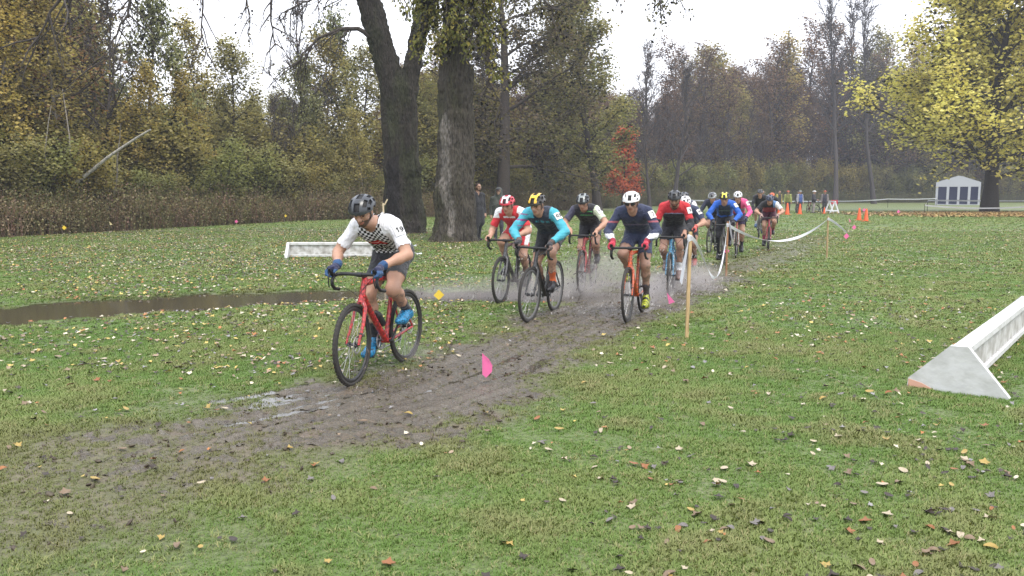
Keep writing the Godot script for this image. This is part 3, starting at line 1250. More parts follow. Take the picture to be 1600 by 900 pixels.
	for i in 1500:
		var q := along_edge(lerpf(0.36, 0.97, rng.randf()))
		q += Vector2(rng.randf_range(-1.5, 1.5), rng.randf_range(-2.0, 0.6))
		var s := rng.randf_range(0.8, 1.7)
		push_xf(buf, Basis(Vector3.UP, rng.randf() * TAU).scaled_local(Vector3.ONE * s), Vector3(q.x, 0, q.y), Color(0.62, 0.85, 0.6))
	o3 = multi("rough_herbage", rm, buf, M.foliage)
	tag(o3, "grey green rough herbage at the foot of the far wood", "herbage", "", "stuff")


func bark_trunk(bones: Array, cell: float, k: float, paint: Callable) -> ArrayMesh:
	var w := nets(bones, cell, k)
	var nz := noise(1.0, 61, 3)
	var v: PackedVector3Array = w.v
	var n: PackedVector3Array = w.n
	for i in v.size():
		var p := v[i]
		var d := absf(nz.get_noise_3d(p.x * 4.6, p.y * 0.5, p.z * 4.6)) * 0.2 + nz.get_noise_3d(p.x * 1.2, p.y * 0.9, p.z * 1.2) * 0.045
		v[i] = p + n[i] * (d - 0.05)
	w.v = v
	var q: PackedInt32Array = w.q
	for i in n.size():
		n[i] = Vector3.ZERO
	for i in range(0, q.size(), 4):
		var f := (v[q[i + 2]] - v[q[i]]).cross(v[q[i + 3]] - v[q[i + 1]])
		for m in 4:
			n[q[i + m]] += f
	for i in n.size():
		n[i] = n[i].normalized()
	w.n = n
	var mb := MB.new()
	add_net(mb, w, [], 0.0, paint)
	return mb.mesh()


# a limb with side twigs and a few hanging leaves
func limb(parent: Node3D, pts: Array, r0: float, twigs: int, tl: float, leaves: int, cols: Array, leaf_size: float) -> void:
	var mb := MB.new()
	mb.col = Color(0.06, 0.05, 0.042)
	var cv := Curve3D.new()
	for i in pts.size():
		var t: Vector3 = (pts[mini(i + 1, pts.size() - 1)] - pts[maxi(i - 1, 0)]) * 0.22
		cv.add_point(pts[i], -t, t)
	var path := PackedVector3Array()
	var n := pts.size() * 5
	for i in n + 1:
		path.push_back(cv.sample_baked(cv.get_baked_length() * i / n, true) + Vector3(rng.randfn(), rng.randfn(), rng.randfn()) * 0.025)
	mb.tube(path, taper(n + 1, r0, 0.012), 6, false)
	var lv := MB.new()
	for k in twigs:
		var f := rng.randf_range(0.12, 1.0) * n
		var i0 := mini(int(f), n - 1)
		var q := path[i0].lerp(path[i0 + 1], f - i0)
		var d := (path[i0 + 1] - path[i0]).normalized() * 0.6 + Vector3(rng.randfn(), rng.randfn() * 0.7 - 0.35, rng.randfn()) * 0.6
		var b := bent(q, d, tl * rng.randf_range(0.4, 1.2), 5, 0.16, 0.12)
		mb.tube(b, taper(6, 0.018 + r0 * 0.1, 0.008), 4, false)
		for j in 3:
			var b2 := bent(b[2 + j], (b[3 + j] - b[2 + j]).normalized() + Vector3(rng.randfn(), rng.randfn() - 0.2, rng.randfn()) * 0.6, tl * rng.randf_range(0.15, 0.5), 3, 0.18, 0.14)
			mb.tube(b2, taper(4, 0.011, 0.006), 3, false)
			for m in leaves:
				lv.col = mixed(cols)
				leaf(lv, b2[rng.randi() % 4] + Vector3(rng.randfn(), rng.randfn() - 0.4, rng.randfn()) * 0.1, leaf_size * rng.randf_range(0.6, 1.2), 0.9)
	var o := part("branch", mb.mesh(), M.bark, parent)
	if leaves > 0:
		part("foliage", lv.mesh(), M.foliage, o)


func make_big_trees() -> void:
	M.trunk = mat(1, 1, 1, 0.88, 0, true)
	grained(M.trunk, noise_tex(0.02, 41, Color(0.35, 0.35, 0.33), Color(1.5, 1.47, 1.4), 512, 5), 0.8, noise_tex(0.03, 42, Color.BLACK, Color.WHITE, 512, 4), 9.0)
	M.trunk.uv1_scale = Vector3(1.6, 0.35, 1.6)
	var moss := noise(0.8, 51, 3)
	# the twin-stemmed tree
	var t := thing("twin_trunk_tree", "huge dark mossy tree whose trunk splits into two stems high above the lead rider", "tree", Vector3(-4.25, 0, -32.3))
	var bones := [
		[Vector3(-0.25, -0.3, 0), Vector3(-0.28, 2.5, 0), 0.56, 0.46, 0], [Vector3(-0.28, 2.5, 0), Vector3(-0.32, 5.6, 0), 0.46, 0.48, 0],
		[Vector3(-0.32, 5.6, 0), Vector3(-1.3, 9.3, 0.1), 0.46, 0.44, 0], [Vector3(-1.3, 9.3, 0.1), Vector3(-2.1, 13.5, 0.5), 0.44, 0.32, 0],
		[Vector3(0.5, -0.3, -0.1), Vector3(0.34, 2.5, -0.05), 0.36, 0.28, 0], [Vector3(0.34, 2.5, 0), Vector3(0.25, 5.6, 0), 0.28, 0.31, 0],
		[Vector3(0.25, 5.6, 0), Vector3(1.0, 9.3, -0.1), 0.33, 0.33, 0], [Vector3(1.0, 9.3, -0.1), Vector3(1.7, 13.0, -0.4), 0.33, 0.25, 0],
		[Vector3(-0.25, 0.1, 0), Vector3(-0.85, -0.3, 0.35), 0.4, 0.12, 0], [Vector3(0.4, 0.2, 0), Vector3(1.05, -0.3, 0.3), 0.33, 0.1, 0], [Vector3(0.1, 0.1, 0.2), Vector3(0.25, -0.3, 0.85), 0.4, 0.1, 0]]
	var bark := func(_k: int, p: Vector3, _n: Vector3) -> Color:
		var g := moss.get_noise_3d(p.x * 1.5, p.y * 0.5, p.z * 1.5)
		var c := Color(0.05, 0.042, 0.033).lerp(Color(0.05, 0.054, 0.025), clampf(0.4 + g * 1.6, 0, 1))
		if p.y < 3.1 + g and p.x < -0.1 and p.x > -0.62 and p.z > 0:
			c = Color(0.027, 0.023, 0.021)
		return c
	part("trunk", bark_trunk(bones, 0.055, 14.0, bark), M.trunk, t)
	rng.seed = 5
	var thin := [Color(0.12, 0.11, 0.05), Color(0.16, 0.13, 0.06), Color(0.09, 0.07, 0.05)]
	limb(t, [Vector3(-1.0, 7.4, 0.2), Vector3(-1.7, 7.75, 0.4), Vector3(-2.7, 7.5, 0.7), Vector3(-3.5, 6.8, 0.9), Vector3(-3.9, 5.9, 1.0)], 0.1, 18, 1.6, 1, thin, 0.11)
	limb(t, [Vector3(-1.3, 9.0, 0.2), Vector3(-2.4, 9.0, 0.6), Vector3(-3.6, 8.6, 0.8), Vector3(-4.6, 8.0, 1.0)], 0.09, 16, 1.5, 1, thin, 0.11)
	limb(t, [Vector3(-1.8, 12.0, 0.5), Vector3(-3.2, 11.6, 1.4), Vector3(-4.2, 9.9, 1.9), Vector3(-4.35, 7.6, 2.0), Vector3(-4.2, 6.6, 2.0)], 0.15, 16, 1.4, 1, thin, 0.11)
	limb(t, [Vector3(-1.9, 13.2, 0.5), Vector3(-5.0, 12.6, 1.5), Vector3(-8.2, 10.6, 2.2), Vector3(-10.3, 9.2, 2.4), Vector3(-11.8, 8.3, 2.4), Vector3(-12.9, 6.3, 2.4)], 0.24, 22, 2.6, 1, thin, 0.12)
	limb(t, [Vector3(-5.0, 12.6, 1.5), Vector3(-6.8, 11.0, 2.2), Vector3(-8.6, 9.2, 2.6), Vector3(-9.4, 7.5, 2.7), Vector3(-10.4, 6.0, 2.7)], 0.14, 20, 2.0, 1, thin, 0.12)
	limb(t, [Vector3(-2.0, 13.5, 0.5), Vector3(-4.6, 12.3, 1.2), Vector3(-6.4, 10.0, 1.6), Vector3(-7.0, 7.8, 1.7), Vector3(-6.8, 6.4, 1.7)], 0.13, 20, 1.7, 2, thin, 0.12)
	limb(t, [Vector3(-2.0, 13.5, 0.5), Vector3(-4.0, 12.8, 0.4), Vector3(-5.4, 10.6, 0.6), Vector3(-5.6, 7.6, 0.7)], 0.11, 20, 1.5, 2, thin, 0.12)
	var green := [Color(0.21, 0.225, 0.068), Color(0.3, 0.285, 0.09), Color(0.15, 0.165, 0.06), Color(0.36, 0.3, 0.09)]
	limb(t, [Vector3(-0.9, 10.0, 0.4), Vector3(-0.4, 9.9, 1.3), Vector3(0.1, 9.1, 1.7), Vector3(0.3, 8.3, 1.8)], 0.07, 12, 0.9, 9, green, 0.13)
	# the stout tree in front with the strip of bare wood
	t = thing("stout_old_tree", "stout old tree with a pale strip of bare wood down its flaking trunk", "tree", Vector3(-1.95, 0, -26.9))
	bones = [
		[Vector3(0, -0.3, 0), Vector3(0.02, 1.6, 0), 0.66, 0.53, 0], [Vector3(0.02, 1.6, 0), Vector3(0.05, 5.0, 0), 0.53, 0.42, 0], [Vector3(0.05, 5.0, 0), Vector3(0.12, 8.0, 0), 0.42, 0.33, 0],
		[Vector3(0.12, 8.0, 0), Vector3(0.3, 11.5, -0.2), 0.33, 0.27, 0], [Vector3(0.32, -0.2, 0.1), Vector3(0.4, 5.5, 0.0), 0.44, 0.26, 0],
		[Vector3(-0.2, 0.1, 0.1), Vector3(-0.95, -0.3, 0.3), 0.4, 0.1, 0], [Vector3(0.3, 0.2, 0.1), Vector3(1.0, -0.3, 0.35), 0.4, 0.1, 0], [Vector3(0, 0.1, 0.3), Vector3(-0.1, -0.3, 1.0), 0.42, 0.12, 0]]
	var worn := func(_k: int, p: Vector3, _n: Vector3) -> Color:
		var g := moss.get_noise_3d(p.x * 2.0, p.y * 0.6, p.z * 2.0)
		var c := Color(0.088, 0.075, 0.063).lerp(Color(0.075, 0.072, 0.042), clampf(0.3 + g * 1.6 - p.x * 0.5, 0, 1))
		var mid := -0.02 - 0.05 * p.y + 0.06 * sin(p.y * 2.0)
		var half := 0.19 + g * 0.16 - maxf(0.0, 1.4 - p.y) * 0.12
		half *= smoothstep(4.3, 3.6, p.y)
		if p.z > 0.1 and absf(p.x - mid) < half and p.y < 4.15 and p.y > 0.2:
			c = Color(0.2, 0.182, 0.17) * (1.0 + g * 0.5)
		return c
	part("trunk", bark_trunk(bones, 0.05, 13.0, worn), M.trunk, t)
	rng.seed = 15
	for a in [[-0.4, 8.4, 0.9], [-0.6, 7.6, 0.6], [0.3, 8.0, 1.3], [0.7, 7.4, 0.9], [1.1, 8.3, 0.5], [0.0, 7.2, 1.2], [1.0, 6.6, 0.6], [-0.75, 7.2, 0.5]]:
		limb(t, [Vector3(0.2, 9.8, 0), Vector3(a[0] * 0.6, 9.6, a[2] * 0.6), Vector3(a[0], (a[1] + 9.0) / 2, a[2]), Vector3(a[0] * 1.15, a[1] - 0.9, a[2] * 1.1)], 0.06, 20, 1.0, 15, green, 0.13)
	# long boughs reaching right, thinning into scattered leaves
	var dull := [Color(0.1, 0.1, 0.04), Color(0.15, 0.13, 0.05), Color(0.08, 0.065, 0.045)]
	limb(t, [Vector3(0.3, 10.8, 0), Vector3(2.2, 10.0, 0.8), Vector3(4.2, 9.1, 1.2), Vector3(5.8, 8.4, 1.4), Vector3(7.0, 7.5, 1.4)], 0.1, 30, 1.5, 7, dull, 0.12)
	limb(t, [Vector3(0.3, 11.2, 0), Vector3(2.6, 11.0, -0.5), Vector3(5.0, 9.9, -0.3), Vector3(6.8, 8.7, 0.0)], 0.1, 30, 1.5, 6, dull, 0.12)
	limb(t, [Vector3(0.3, 9.8, 0), Vector3(1.6, 9.0, 0.4), Vector3(2.7, 7.9, 0.6), Vector3(3.4, 6.9, 0.7)], 0.1, 26, 1.3, 7, dull, 0.12)
	limb(t, [Vector3(0.35, 6.3, 0), Vector3(0.9, 6.9, 0.3), Vector3(1.2, 6.2, 0.5), Vector3(1.25, 5.1, 0.6), Vector3(1.6, 4.4, 0.6)], 0.1, 10, 1.0, 2, dull, 0.11)

	# single trees with a look of their own
	var brown := [Color(0.16, 0.116, 0.087), Color(0.131, 0.109, 0.072), Color(0.189, 0.16, 0.08), Color(0.145, 0.145, 0.065)]
	var k := grow({"sd": 201, "h": 21.0, "r": 0.55, "first": 0.17, "n1": 34, "len1": 0.36, "up": 0.1, "n2": 14, "n3": 2, "leaves": 58, "spread": 0.45, "leaf": 0.24, "cols": brown, "cone": 0.35, "thick": 2.2, "sides": 10, "skirt": 1.0, "wob": 0.2})
	plant("spreading_tree", k, Vector3(-0.8, 0, -62), 0.4, 1.0, Color(1, 1, 1), "dark spreading tree with purple brown leaves behind the hooded spectator", "tree", "")
	k = grow({"sd": 202, "h": 24.0, "r": 0.4, "first": 0.12, "n1": 36, "len1": 0.26, "up": 0.45, "n2": 13, "n3": 1, "leaves": 56, "spread": 0.45, "leaf": 0.25, "cols": [Color(0.26, 0.27, 0.11), Color(0.33, 0.3, 0.12), Color(0.2, 0.22, 0.1), Color(0.38, 0.32, 0.13)], "cone": 0.6, "thick": 2.0})
	plant("tall_green_tree", k, Vector3(7.5, 0, -72), 1.1, 0.92, Color(1, 1, 1), "tall yellow green tree rising behind the middle riders", "tree", "")
	plant("tall_green_tree", k, Vector3(3.2, 0, -80), 3.0, 0.95, Color(0.85, 0.85, 0.85), "tall dull green tree beside the spreading brown tree", "tree", "")
	k = grow({"sd": 203, "h": 7.5, "r": 0.12, "first": 0.15, "n1": 22, "len1": 0.3, "up": 0.3, "n2": 9, "leaves": 34, "spread": 0.25, "leaf": 0.22, "cols": [Color(0.6, 0.12, 0.075), Color(0.52, 0.15, 0.08), Color(0.66, 0.2, 0.1)], "cone": 0.5, "skirt": 0.8})
	plant("red_tree", k, Vector3(11.2, 0, -84), 0.0, 1.0, Color(1, 1, 1), "small tree with bright red autumn leaves", "tree", "")
	k = grow({"sd": 204, "h": 30.0, "r": 0.36, "first": 0.34, "n1": 26, "len1": 0.26, "up": 0.85, "n2": 12, "n3": 5, "leaves": 1, "spread": 0.2, "leaf": 0.2, "cols": brown, "cone": 0.45, "bark": Color(0.075, 0.066, 0.06), "thick": 3.0, "lift": 0.6})
	plant("tall_bare_tree", k, Vector3(47.5, 0, -121), 0.0, 1.0, Color(1, 1, 1), "tallest bare tree standing alone before the far wood", "tree", "")
	plant("tall_bare_tree", k, Vector3(54.5, 0, -124), 2.0, 0.95, Color(1, 1, 1), "tall bare tree just left of the yellow maple", "tree", "")
	k = grow({"sd": 205, "h": 15.0, "r": 0.3, "first": 0.22, "n1": 20, "len1": 0.34, "up": 0.7, "n2": 12, "n3": 5, "leaves": 1, "spread": 0.2, "leaf": 0.2, "cols": brown, "cone": 0.4, "bark": Color(0.075, 0.066, 0.06), "thick": 2.2, "lift": 0.5})
	plant("bare_tree", k, Vector3(18.6, 0, -95), 0.0, 1.0, Color(1, 1, 1), "bare forked tree right of the red tree", "tree", "")
	plant("bare_tree", k, Vector3(15.4, 0, -92), 2.4, 0.72, Color(1, 1, 1), "thin leaning bare tree next to the red tree", "tree", "")
	# the yellow maple
	k = grow({"sd": 206, "h": 20.0, "r": 0.6, "first": 0.14, "n1": 42, "len1": 0.58, "up": 0.2, "n2": 22, "n3": 1, "leaves": 76, "spread": 0.42, "leaf": 0.32, "cols": [Color(0.78, 0.71, 0.2), Color(0.7, 0.67, 0.2), Color(0.8, 0.69, 0.26), Color(0.62, 0.6, 0.19)], "cone": 0.5, "thick": 2.6, "sides": 12, "skirt": 1.0, "wob": 0.1, "bark": Color(0.045, 0.036, 0.03)})
	plant("yellow_maple", k, Vector3(39.5, 0, -68.1), 0.3, 1.0, Color(1, 1, 1), "broad maple with bright yellow leaves and dark trunk", "tree", "")
	k = grow({"sd": 207, "h": 9.0, "r": 0.2, "first": 0.12, "n1": 24, "len1": 0.4, "up": 0.2, "n2": 10, "leaves": 34, "spread": 0.35, "leaf": 0.24, "cols": [Color(0.42, 0.21, 0.084), Color(0.28, 0.14, 0.07), Color(0.476, 0.28, 0.098)], "cone": 0.5, "skirt": 1.0})
	plant("russet_tree", k, Vector3(48.0, 0, -72), 0.0, 1.0, Color(1, 1, 1), "russet brown tree at the right edge beside the maple trunk", "tree", "")
	# the leaning pale trunk in the left wood
	var mb := MB.new()
	mb.col = Color(0.42, 0.4, 0.36)
	mb.tube(bent(Vector3(-18.4, 1.7, -34.2), Vector3(0.72, 0.62, 0), 4.4, 6, 0.05, 0.02), taper(7, 0.085, 0.04), 7)
	mb.col = Color(0.2, 0.18, 0.16)
	mb.tube(bent(Vector3(-19.1, 0.0, -34.4), Vector3(0.4, 1.0, 0.1), 1.9, 3, 0.03, 0), taper(4, 0.12, 0.08), 7)
	var o := part("leaning_trunk", mb.mesh(), M.bark, self)
	tag(o, "pale bare trunk leaning to the right in the left wood", "tree trunk")
	for a in [[-20.2, -34.0, 5.5, 0.3], [-18.9, -35.0, 6.2, 0.12], [-17.9, -36.2, 5.0, 0.16]]:
		mb = MB.new()
		mb.col = Color(0.3, 0.27, 0.23)
		mb.tube(bent(Vector3(a[0], -0.1, a[1]), Vector3(a[3], 1, 0), a[2], 9, 0.07, 0.0), taper(10, 0.07, 0.012), 6)
		o = part("birch_stem", mb.mesh(), M.bark, self)
		tag(o, {-20.2: "leaning grey birch stem nearest the left edge", -18.9: "upright pale birch stem near the left edge", -17.9: "thin pale birch stem right of the others"}[a[0]], "tree trunk", "birch stems in the left wood")


# ------------------------------------------------------------------ bicycles: x forward, y up, z to the rider's right, origin on the ground under the bottom bracket
const BB := Vector3(0, 0.28, 0)
const REAR := Vector3(-0.425, 0.345, 0)
const FRONT := Vector3(0.60, 0.345, 0)
const HOOD := Vector3(0.545, 0.935, 0.205)
var bike := {}


func make_bike_meshes() -> void:
	var mb := MB.new()
	# frame
	var ht := Vector3(0.372, 0.865, 0)
	var hb := Vector3(0.425, 0.72, 0)
	var st := Vector3(-0.165, 0.82, 0)
	mb.tube(PackedVector3Array([hb + Vector3(0.004, -0.02, 0), hb, ht, ht + Vector3(-0.006, 0.016, 0)]), PackedFloat32Array([0.028, 0.027, 0.024, 0.024]), 12)
	mb.tube(PackedVector3Array([BB + Vector3(0, 0.005, 0), BB.lerp(hb, 0.5), hb + Vector3(-0.005, 0.02, 0)]), PackedFloat32Array([0.03, 0.027, 0.03]), 12)
	mb.tube(PackedVector3Array([st + Vector3(0, 0.012, 0), st.lerp(ht, 0.5), ht + Vector3(0, -0.03, 0)]), PackedFloat32Array([0.019, 0.019, 0.025]), 10, true, 1.15)
	mb.tube(PackedVector3Array([BB, st + Vector3(-0.01, 0.035, 0)]), PackedFloat32Array([0.022, 0.018]), 10)
	for s in [-1.0, 1.0]:
		mb.tube(PackedVector3Array([BB + Vector3(-0.02, 0, s * 0.025), Vector3(-0.15, 0.295, s * 0.04), Vector3(-0.3, 0.325, s * 0.058), REAR + Vector3(0, 0, s * 0.066)]), PackedFloat32Array([0.016, 0.013, 0.01, 0.011]), 8)
		mb.tube(PackedVector3Array([st + Vector3(0.02, -0.06, s * 0.012), Vector3(-0.24, 0.62, s * 0.035), REAR + Vector3(0.005, 0.01, s * 0.066)]), PackedFloat32Array([0.01, 0.009, 0.009]), 8)
	mb.bar(BB + Vector3(0, 0, -0.035), BB + Vector3(0, 0, 0.035), 0.024, -1, 12)
	bike.frame = mb.mesh()
	mb = MB.new()
	mb.tube(PackedVector3Array([hb + Vector3(0.002, -0.012, 0), hb + Vector3(0.016, -0.045, 0)]), PackedFloat32Array([0.029, 0.033]), 12)
	for s in [-1.0, 1.0]:
		mb.tube(PackedVector3Array([hb + Vector3(0.012, -0.035, s * 0.012), hb + Vector3(0.028, -0.085, s * 0.044), Vector3(0.515, 0.5, s * 0.054), FRONT + Vector3(-0.012, 0.04, s * 0.056), FRONT + Vector3(0, 0, s * 0.056)]), PackedFloat32Array([0.024, 0.02, 0.016, 0.012, 0.012]), 9, true, 0.8)
	bike.fork = mb.mesh()
	# wheel about z through the origin
	mb = MB.new()
	mb.torus(Vector3.ZERO, 0.328, 0.0175, 56, 10, 1.0)
	for i in 56:  # tread blocks
		var a := TAU * i / 56.0
		for z in [-0.009, 0.009]:
			mb.box(Vector3(0.004, 0.018, 0.007), Transform3D(Basis(Vector3.BACK, a), Vector3(cos(a), sin(a), 0) * 0.3445 + Vector3(0, 0, z)))
	bike.tyre = mb.mesh()
	mb = MB.new()
	mb.torus(Vector3.ZERO, 0.299, 0.019, 56, 8, 0.55)
	bike.rim = mb.mesh()
	mb = MB.new()
	for i in 24:
		var a := TAU * i / 24.0
		var b := a + (0.5 if i % 4 < 2 else -0.5)
		var z := 0.024 if i % 2 == 0 else -0.024
		mb.bar(Vector3(cos(b) * 0.022, sin(b) * 0.022, z), Vector3(cos(a), sin(a), 0) * 0.288, 0.0016, -1, 4)
	bike.spokes = mb.mesh()
	mb = MB.new()
	mb.bar(Vector3(0, 0, -0.05), Vector3(0, 0, 0.05), 0.014, -1, 12)
	mb.bar(Vector3(0, 0, -0.03), Vector3(0, 0, -0.024), 0.027, -1, 12)
	mb.bar(Vector3(0, 0, 0.024), Vector3(0, 0, 0.03), 0.027, -1, 12)
	mb.bar(Vector3(0, 0, -0.066), Vector3(0, 0, 0.066), 0.007, -1, 8)
	bike.hub = mb.mesh()
	mb = MB.new()
	mb.torus(Vector3(0, 0, -0.04), 0.068, 0.009, 32, 6, 0.16)
	for i in 6:
		var a := TAU * i / 6.0
		mb.bar(Vector3(cos(a) * 0.02, sin(a) * 0.02, -0.04), Vector3(cos(a + 0.5) * 0.062, sin(a + 0.5) * 0.062, -0.04), 0.003, -1, 4)
	bike.disc = mb.mesh()
	# handlebar with drops
	mb = MB.new()
	var c := Vector3(0.455, 0.915, 0)
	for s in [-1.0, 1.0]:
		mb.tube(PackedVector3Array([c, c + Vector3(0, 0.003, s * 0.09), c + Vector3(0.005, 0.004, s * 0.17), c + Vector3(0.03, 0.0, s * 0.198), c + Vector3(0.07, -0.012, s * 0.204),
			c + Vector3(0.098, -0.045, s * 0.207), c + Vector3(0.09, -0.085, s * 0.21), c + Vector3(0.05, -0.118, s * 0.213), c + Vector3(-0.03, -0.132, s * 0.217)]),
			PackedFloat32Array([0.016, 0.0155, 0.015, 0.015, 0.015, 0.015, 0.015, 0.015, 0.015]), 9)
	bike.bar = mb.mesh()
	for s in [-1.0, 1.0]:
		mb = MB.new()
		mb.tube(PackedVector3Array([c + Vector3(0.05, -0.005, s * 0.203), c + Vector3(0.09, 0.008, s * 0.205), c + Vector3(0.125, 0.03, s * 0.205), c + Vector3(0.142, 0.05, s * 0.204), c + Vector3(0.146, 0.06, s * 0.204)]), PackedFloat32Array([0.016, 0.018, 0.016, 0.014, 0.006]), 9)
		mb.tube(PackedVector3Array([c + Vector3(0.138, 0.022, s * 0.205), c + Vector3(0.152, -0.02, s * 0.207), c + Vector3(0.146, -0.065, s * 0.212), c + Vector3(0.128, -0.1, s * 0.216)]), PackedFloat32Array([0.008, 0.007, 0.006, 0.005]), 6, true, 0.6)
		bike["lever%d" % int(s)] = mb.mesh()
	mb = MB.new()
	mb.tube(PackedVector3Array([Vector3(0.366, 0.89, 0), Vector3(0.4, 0.9, 0), c + Vector3(-0.01, 0, 0)]), PackedFloat32Array([0.021, 0.018, 0.019]), 10)
	mb.bar(Vector3(0.371, 0.868, 0), Vector3(0.356, 0.918, 0), 0.018, -1, 10)
	mb.bar(c + Vector3(0, 0, -0.024), c + Vector3(0, 0, 0.024), 0.021, -1, 12)
	bike.stem = mb.mesh()
	mb = MB.new()
	mb.bar(Vector3(-0.172, 0.84, 0), Vector3(-0.205, 0.955, 0), 0.0136, -1, 10)
	bike.post = mb.mesh()
	mb = MB.new()
	var sec := [[-0.335, 0.965, 0.03, 0.012], [-0.325, 0.975, 0.062, 0.02], [-0.27, 0.98, 0.07, 0.024], [-0.2, 0.978, 0.05, 0.022], [-0.13, 0.976, 0.03, 0.02], [-0.08, 0.972, 0.021, 0.016], [-0.062, 0.966, 0.01, 0.008]]
	var first := 0
	for i in sec.size():
		for k in 10:
			var a := TAU * k / 10.0
			mb.vert(Vector3(sec[i][0], sec[i][1] + sin(a) * sec[i][3], cos(a) * sec[i][2]), Vector3(0, sin(a), cos(a) * 0.5).normalized())
	for i in sec.size() - 1:
		for k in 10:
			var a := first + i * 10 + k
			var b := first + i * 10 + (k + 1) % 10
			mb.quad_i(a, a + 10, b + 10, b)
	for s in [-1.0, 1.0]:
		mb.tube(PackedVector3Array([Vector3(-0.31, 0.962, s * 0.03), Vector3(-0.25, 0.945, s * 0.022), Vector3(-0.15, 0.945, s * 0.022), Vector3(-0.08, 0.965, s * 0.012)]), PackedFloat32Array([0.0035, 0.0035, 0.0035, 0.0035]), 5)
	bike.saddle = mb.mesh()
	# cranks turn about z through the origin; the right arm points forward
	mb = MB.new()
	mb.torus(Vector3(0, 0, 0.048), 0.082, 0.006, 36, 6, 0.35)
	mb.torus(Vector3(0, 0, 0.048), 0.07, 0.005, 36, 4, 0.4)
	for i in 5:
		var a := TAU * i / 5.0
		mb.bar(Vector3(0, 0, 0.05), Vector3(cos(a) * 0.072, sin(a) * 0.072, 0.048), 0.007, 0.005, 5)
	bike.ring = mb.mesh()
	for s in [-1.0, 1.0]:
		mb = MB.new()
		mb.tube(PackedVector3Array([Vector3(0, 0, s * 0.06), Vector3(s * 0.08, 0, s * 0.07), Vector3(s * 0.172, 0, s * 0.076)]), PackedFloat32Array([0.017, 0.012, 0.012]), 8, true, 0.7)
		mb.bar(Vector3(0, 0, s * 0.03), Vector3(0, 0, s * 0.07), 0.013, -1, 10)
		bike["arm%d" % int(s)] = mb.mesh()
	mb = MB.new()
	mb.box(Vector3(0.06, 0.012, 0.055), Transform3D(), 0.004)
	mb.bar(Vector3(0, 0, -0.05), Vector3(0, 0, 0.05), 0.006, -1, 6)
	bike.pedal = mb.mesh()
	mb = MB.new()
	for i in 5:
		mb.torus(Vector3(0, 0, 0.024 + i * 0.005), 0.026 + (4 - i) * 0.005, 0.005, 20, 4, 0.3)
	bike.cassette = mb.mesh()
	mb = MB.new()
	var z := 0.046
	mb.tube(PackedVector3Array([BB + Vector3(0, 0.084, z), REAR + Vector3(0.02, 0.045, z - 0.008)]), PackedFloat32Array([0.004, 0.004]), 4)
	mb.tube(PackedVector3Array([BB + Vector3(0, -0.084, z), Vector3(-0.36, 0.225, z - 0.006), Vector3(-0.4, 0.235, z - 0.006)]), PackedFloat32Array([0.004, 0.004, 0.004]), 4)
	bike.chain = mb.mesh()
	mb = MB.new()
	mb.box(Vector3(0.03, 0.1, 0.018), Transform3D(Basis(Vector3.BACK, 0.5), REAR + Vector3(0.03, -0.085, 0.05)), 0.006)
	mb.torus(REAR + Vector3(0.05, -0.13, 0.048), 0.02, 0.005, 14, 5, 0.8)
	mb.torus(REAR + Vector3(0.012, -0.05, 0.048), 0.02, 0.005, 14, 5, 0.8)
	bike.derailleur = mb.mesh()
	mb = MB.new()
	var d := (hb - BB).normalized()
	mb.lathe([Vector2(0.0, 0.0), Vector2(0.034, 0.0), Vector2(0.036, 0.02), Vector2(0.036, 0.12), Vector2(0.032, 0.145), Vector2(0.018, 0.155), Vector2(0.018, 0.175), Vector2(0.0, 0.178)], Transform3D(Basis(d.cross(Vector3.BACK), d, Vector3.BACK), BB + d * 0.15 + Vector3(-0.045, 0.05, 0)), 14)
	bike.bottle = mb.mesh()
	mb = MB.new()
	for s in [-1.0, 1.0]:
		mb.tube(PackedVector3Array([c + Vector3(0.1, 0.0, s * 0.19), c + Vector3(0.13, -0.08, s * 0.12), c + Vector3(0.06, -0.14, s * 0.04), Vector3(0.43, 0.72, s * 0.025)]), PackedFloat32Array([0.0028, 0.0028, 0.0028, 0.0028]), 4)
	bike.cable = mb.mesh()
	mb = MB.new()
	mb.box(Vector3(0.05, 0.028, 0.03), Transform3D(Basis(Vector3.BACK, 1.2), FRONT + Vector3(-0.045, 0.075, -0.052)), 0.008)
	bike.caliper = mb.mesh()
	M.rubber = mat(0.03, 0.027, 0.024, 0.75)
	M.rim = mat(0.022, 0.022, 0.023, 0.4)
	M.steel = mat(0.5, 0.5, 0.5, 0.35, 0.9)
	M.black = mat(0.018, 0.018, 0.02, 0.5)
	M.mudwall = mat(0.09, 0.07, 0.05, 0.85)
	M.tan = mat(0.3, 0.2, 0.09, 0.7)
	grained(M.rubber, noise_tex(0.04, 71, Color(0.7, 0.7, 0.7), Color(2.2, 1.9, 1.6), 256, 4), 7.0)


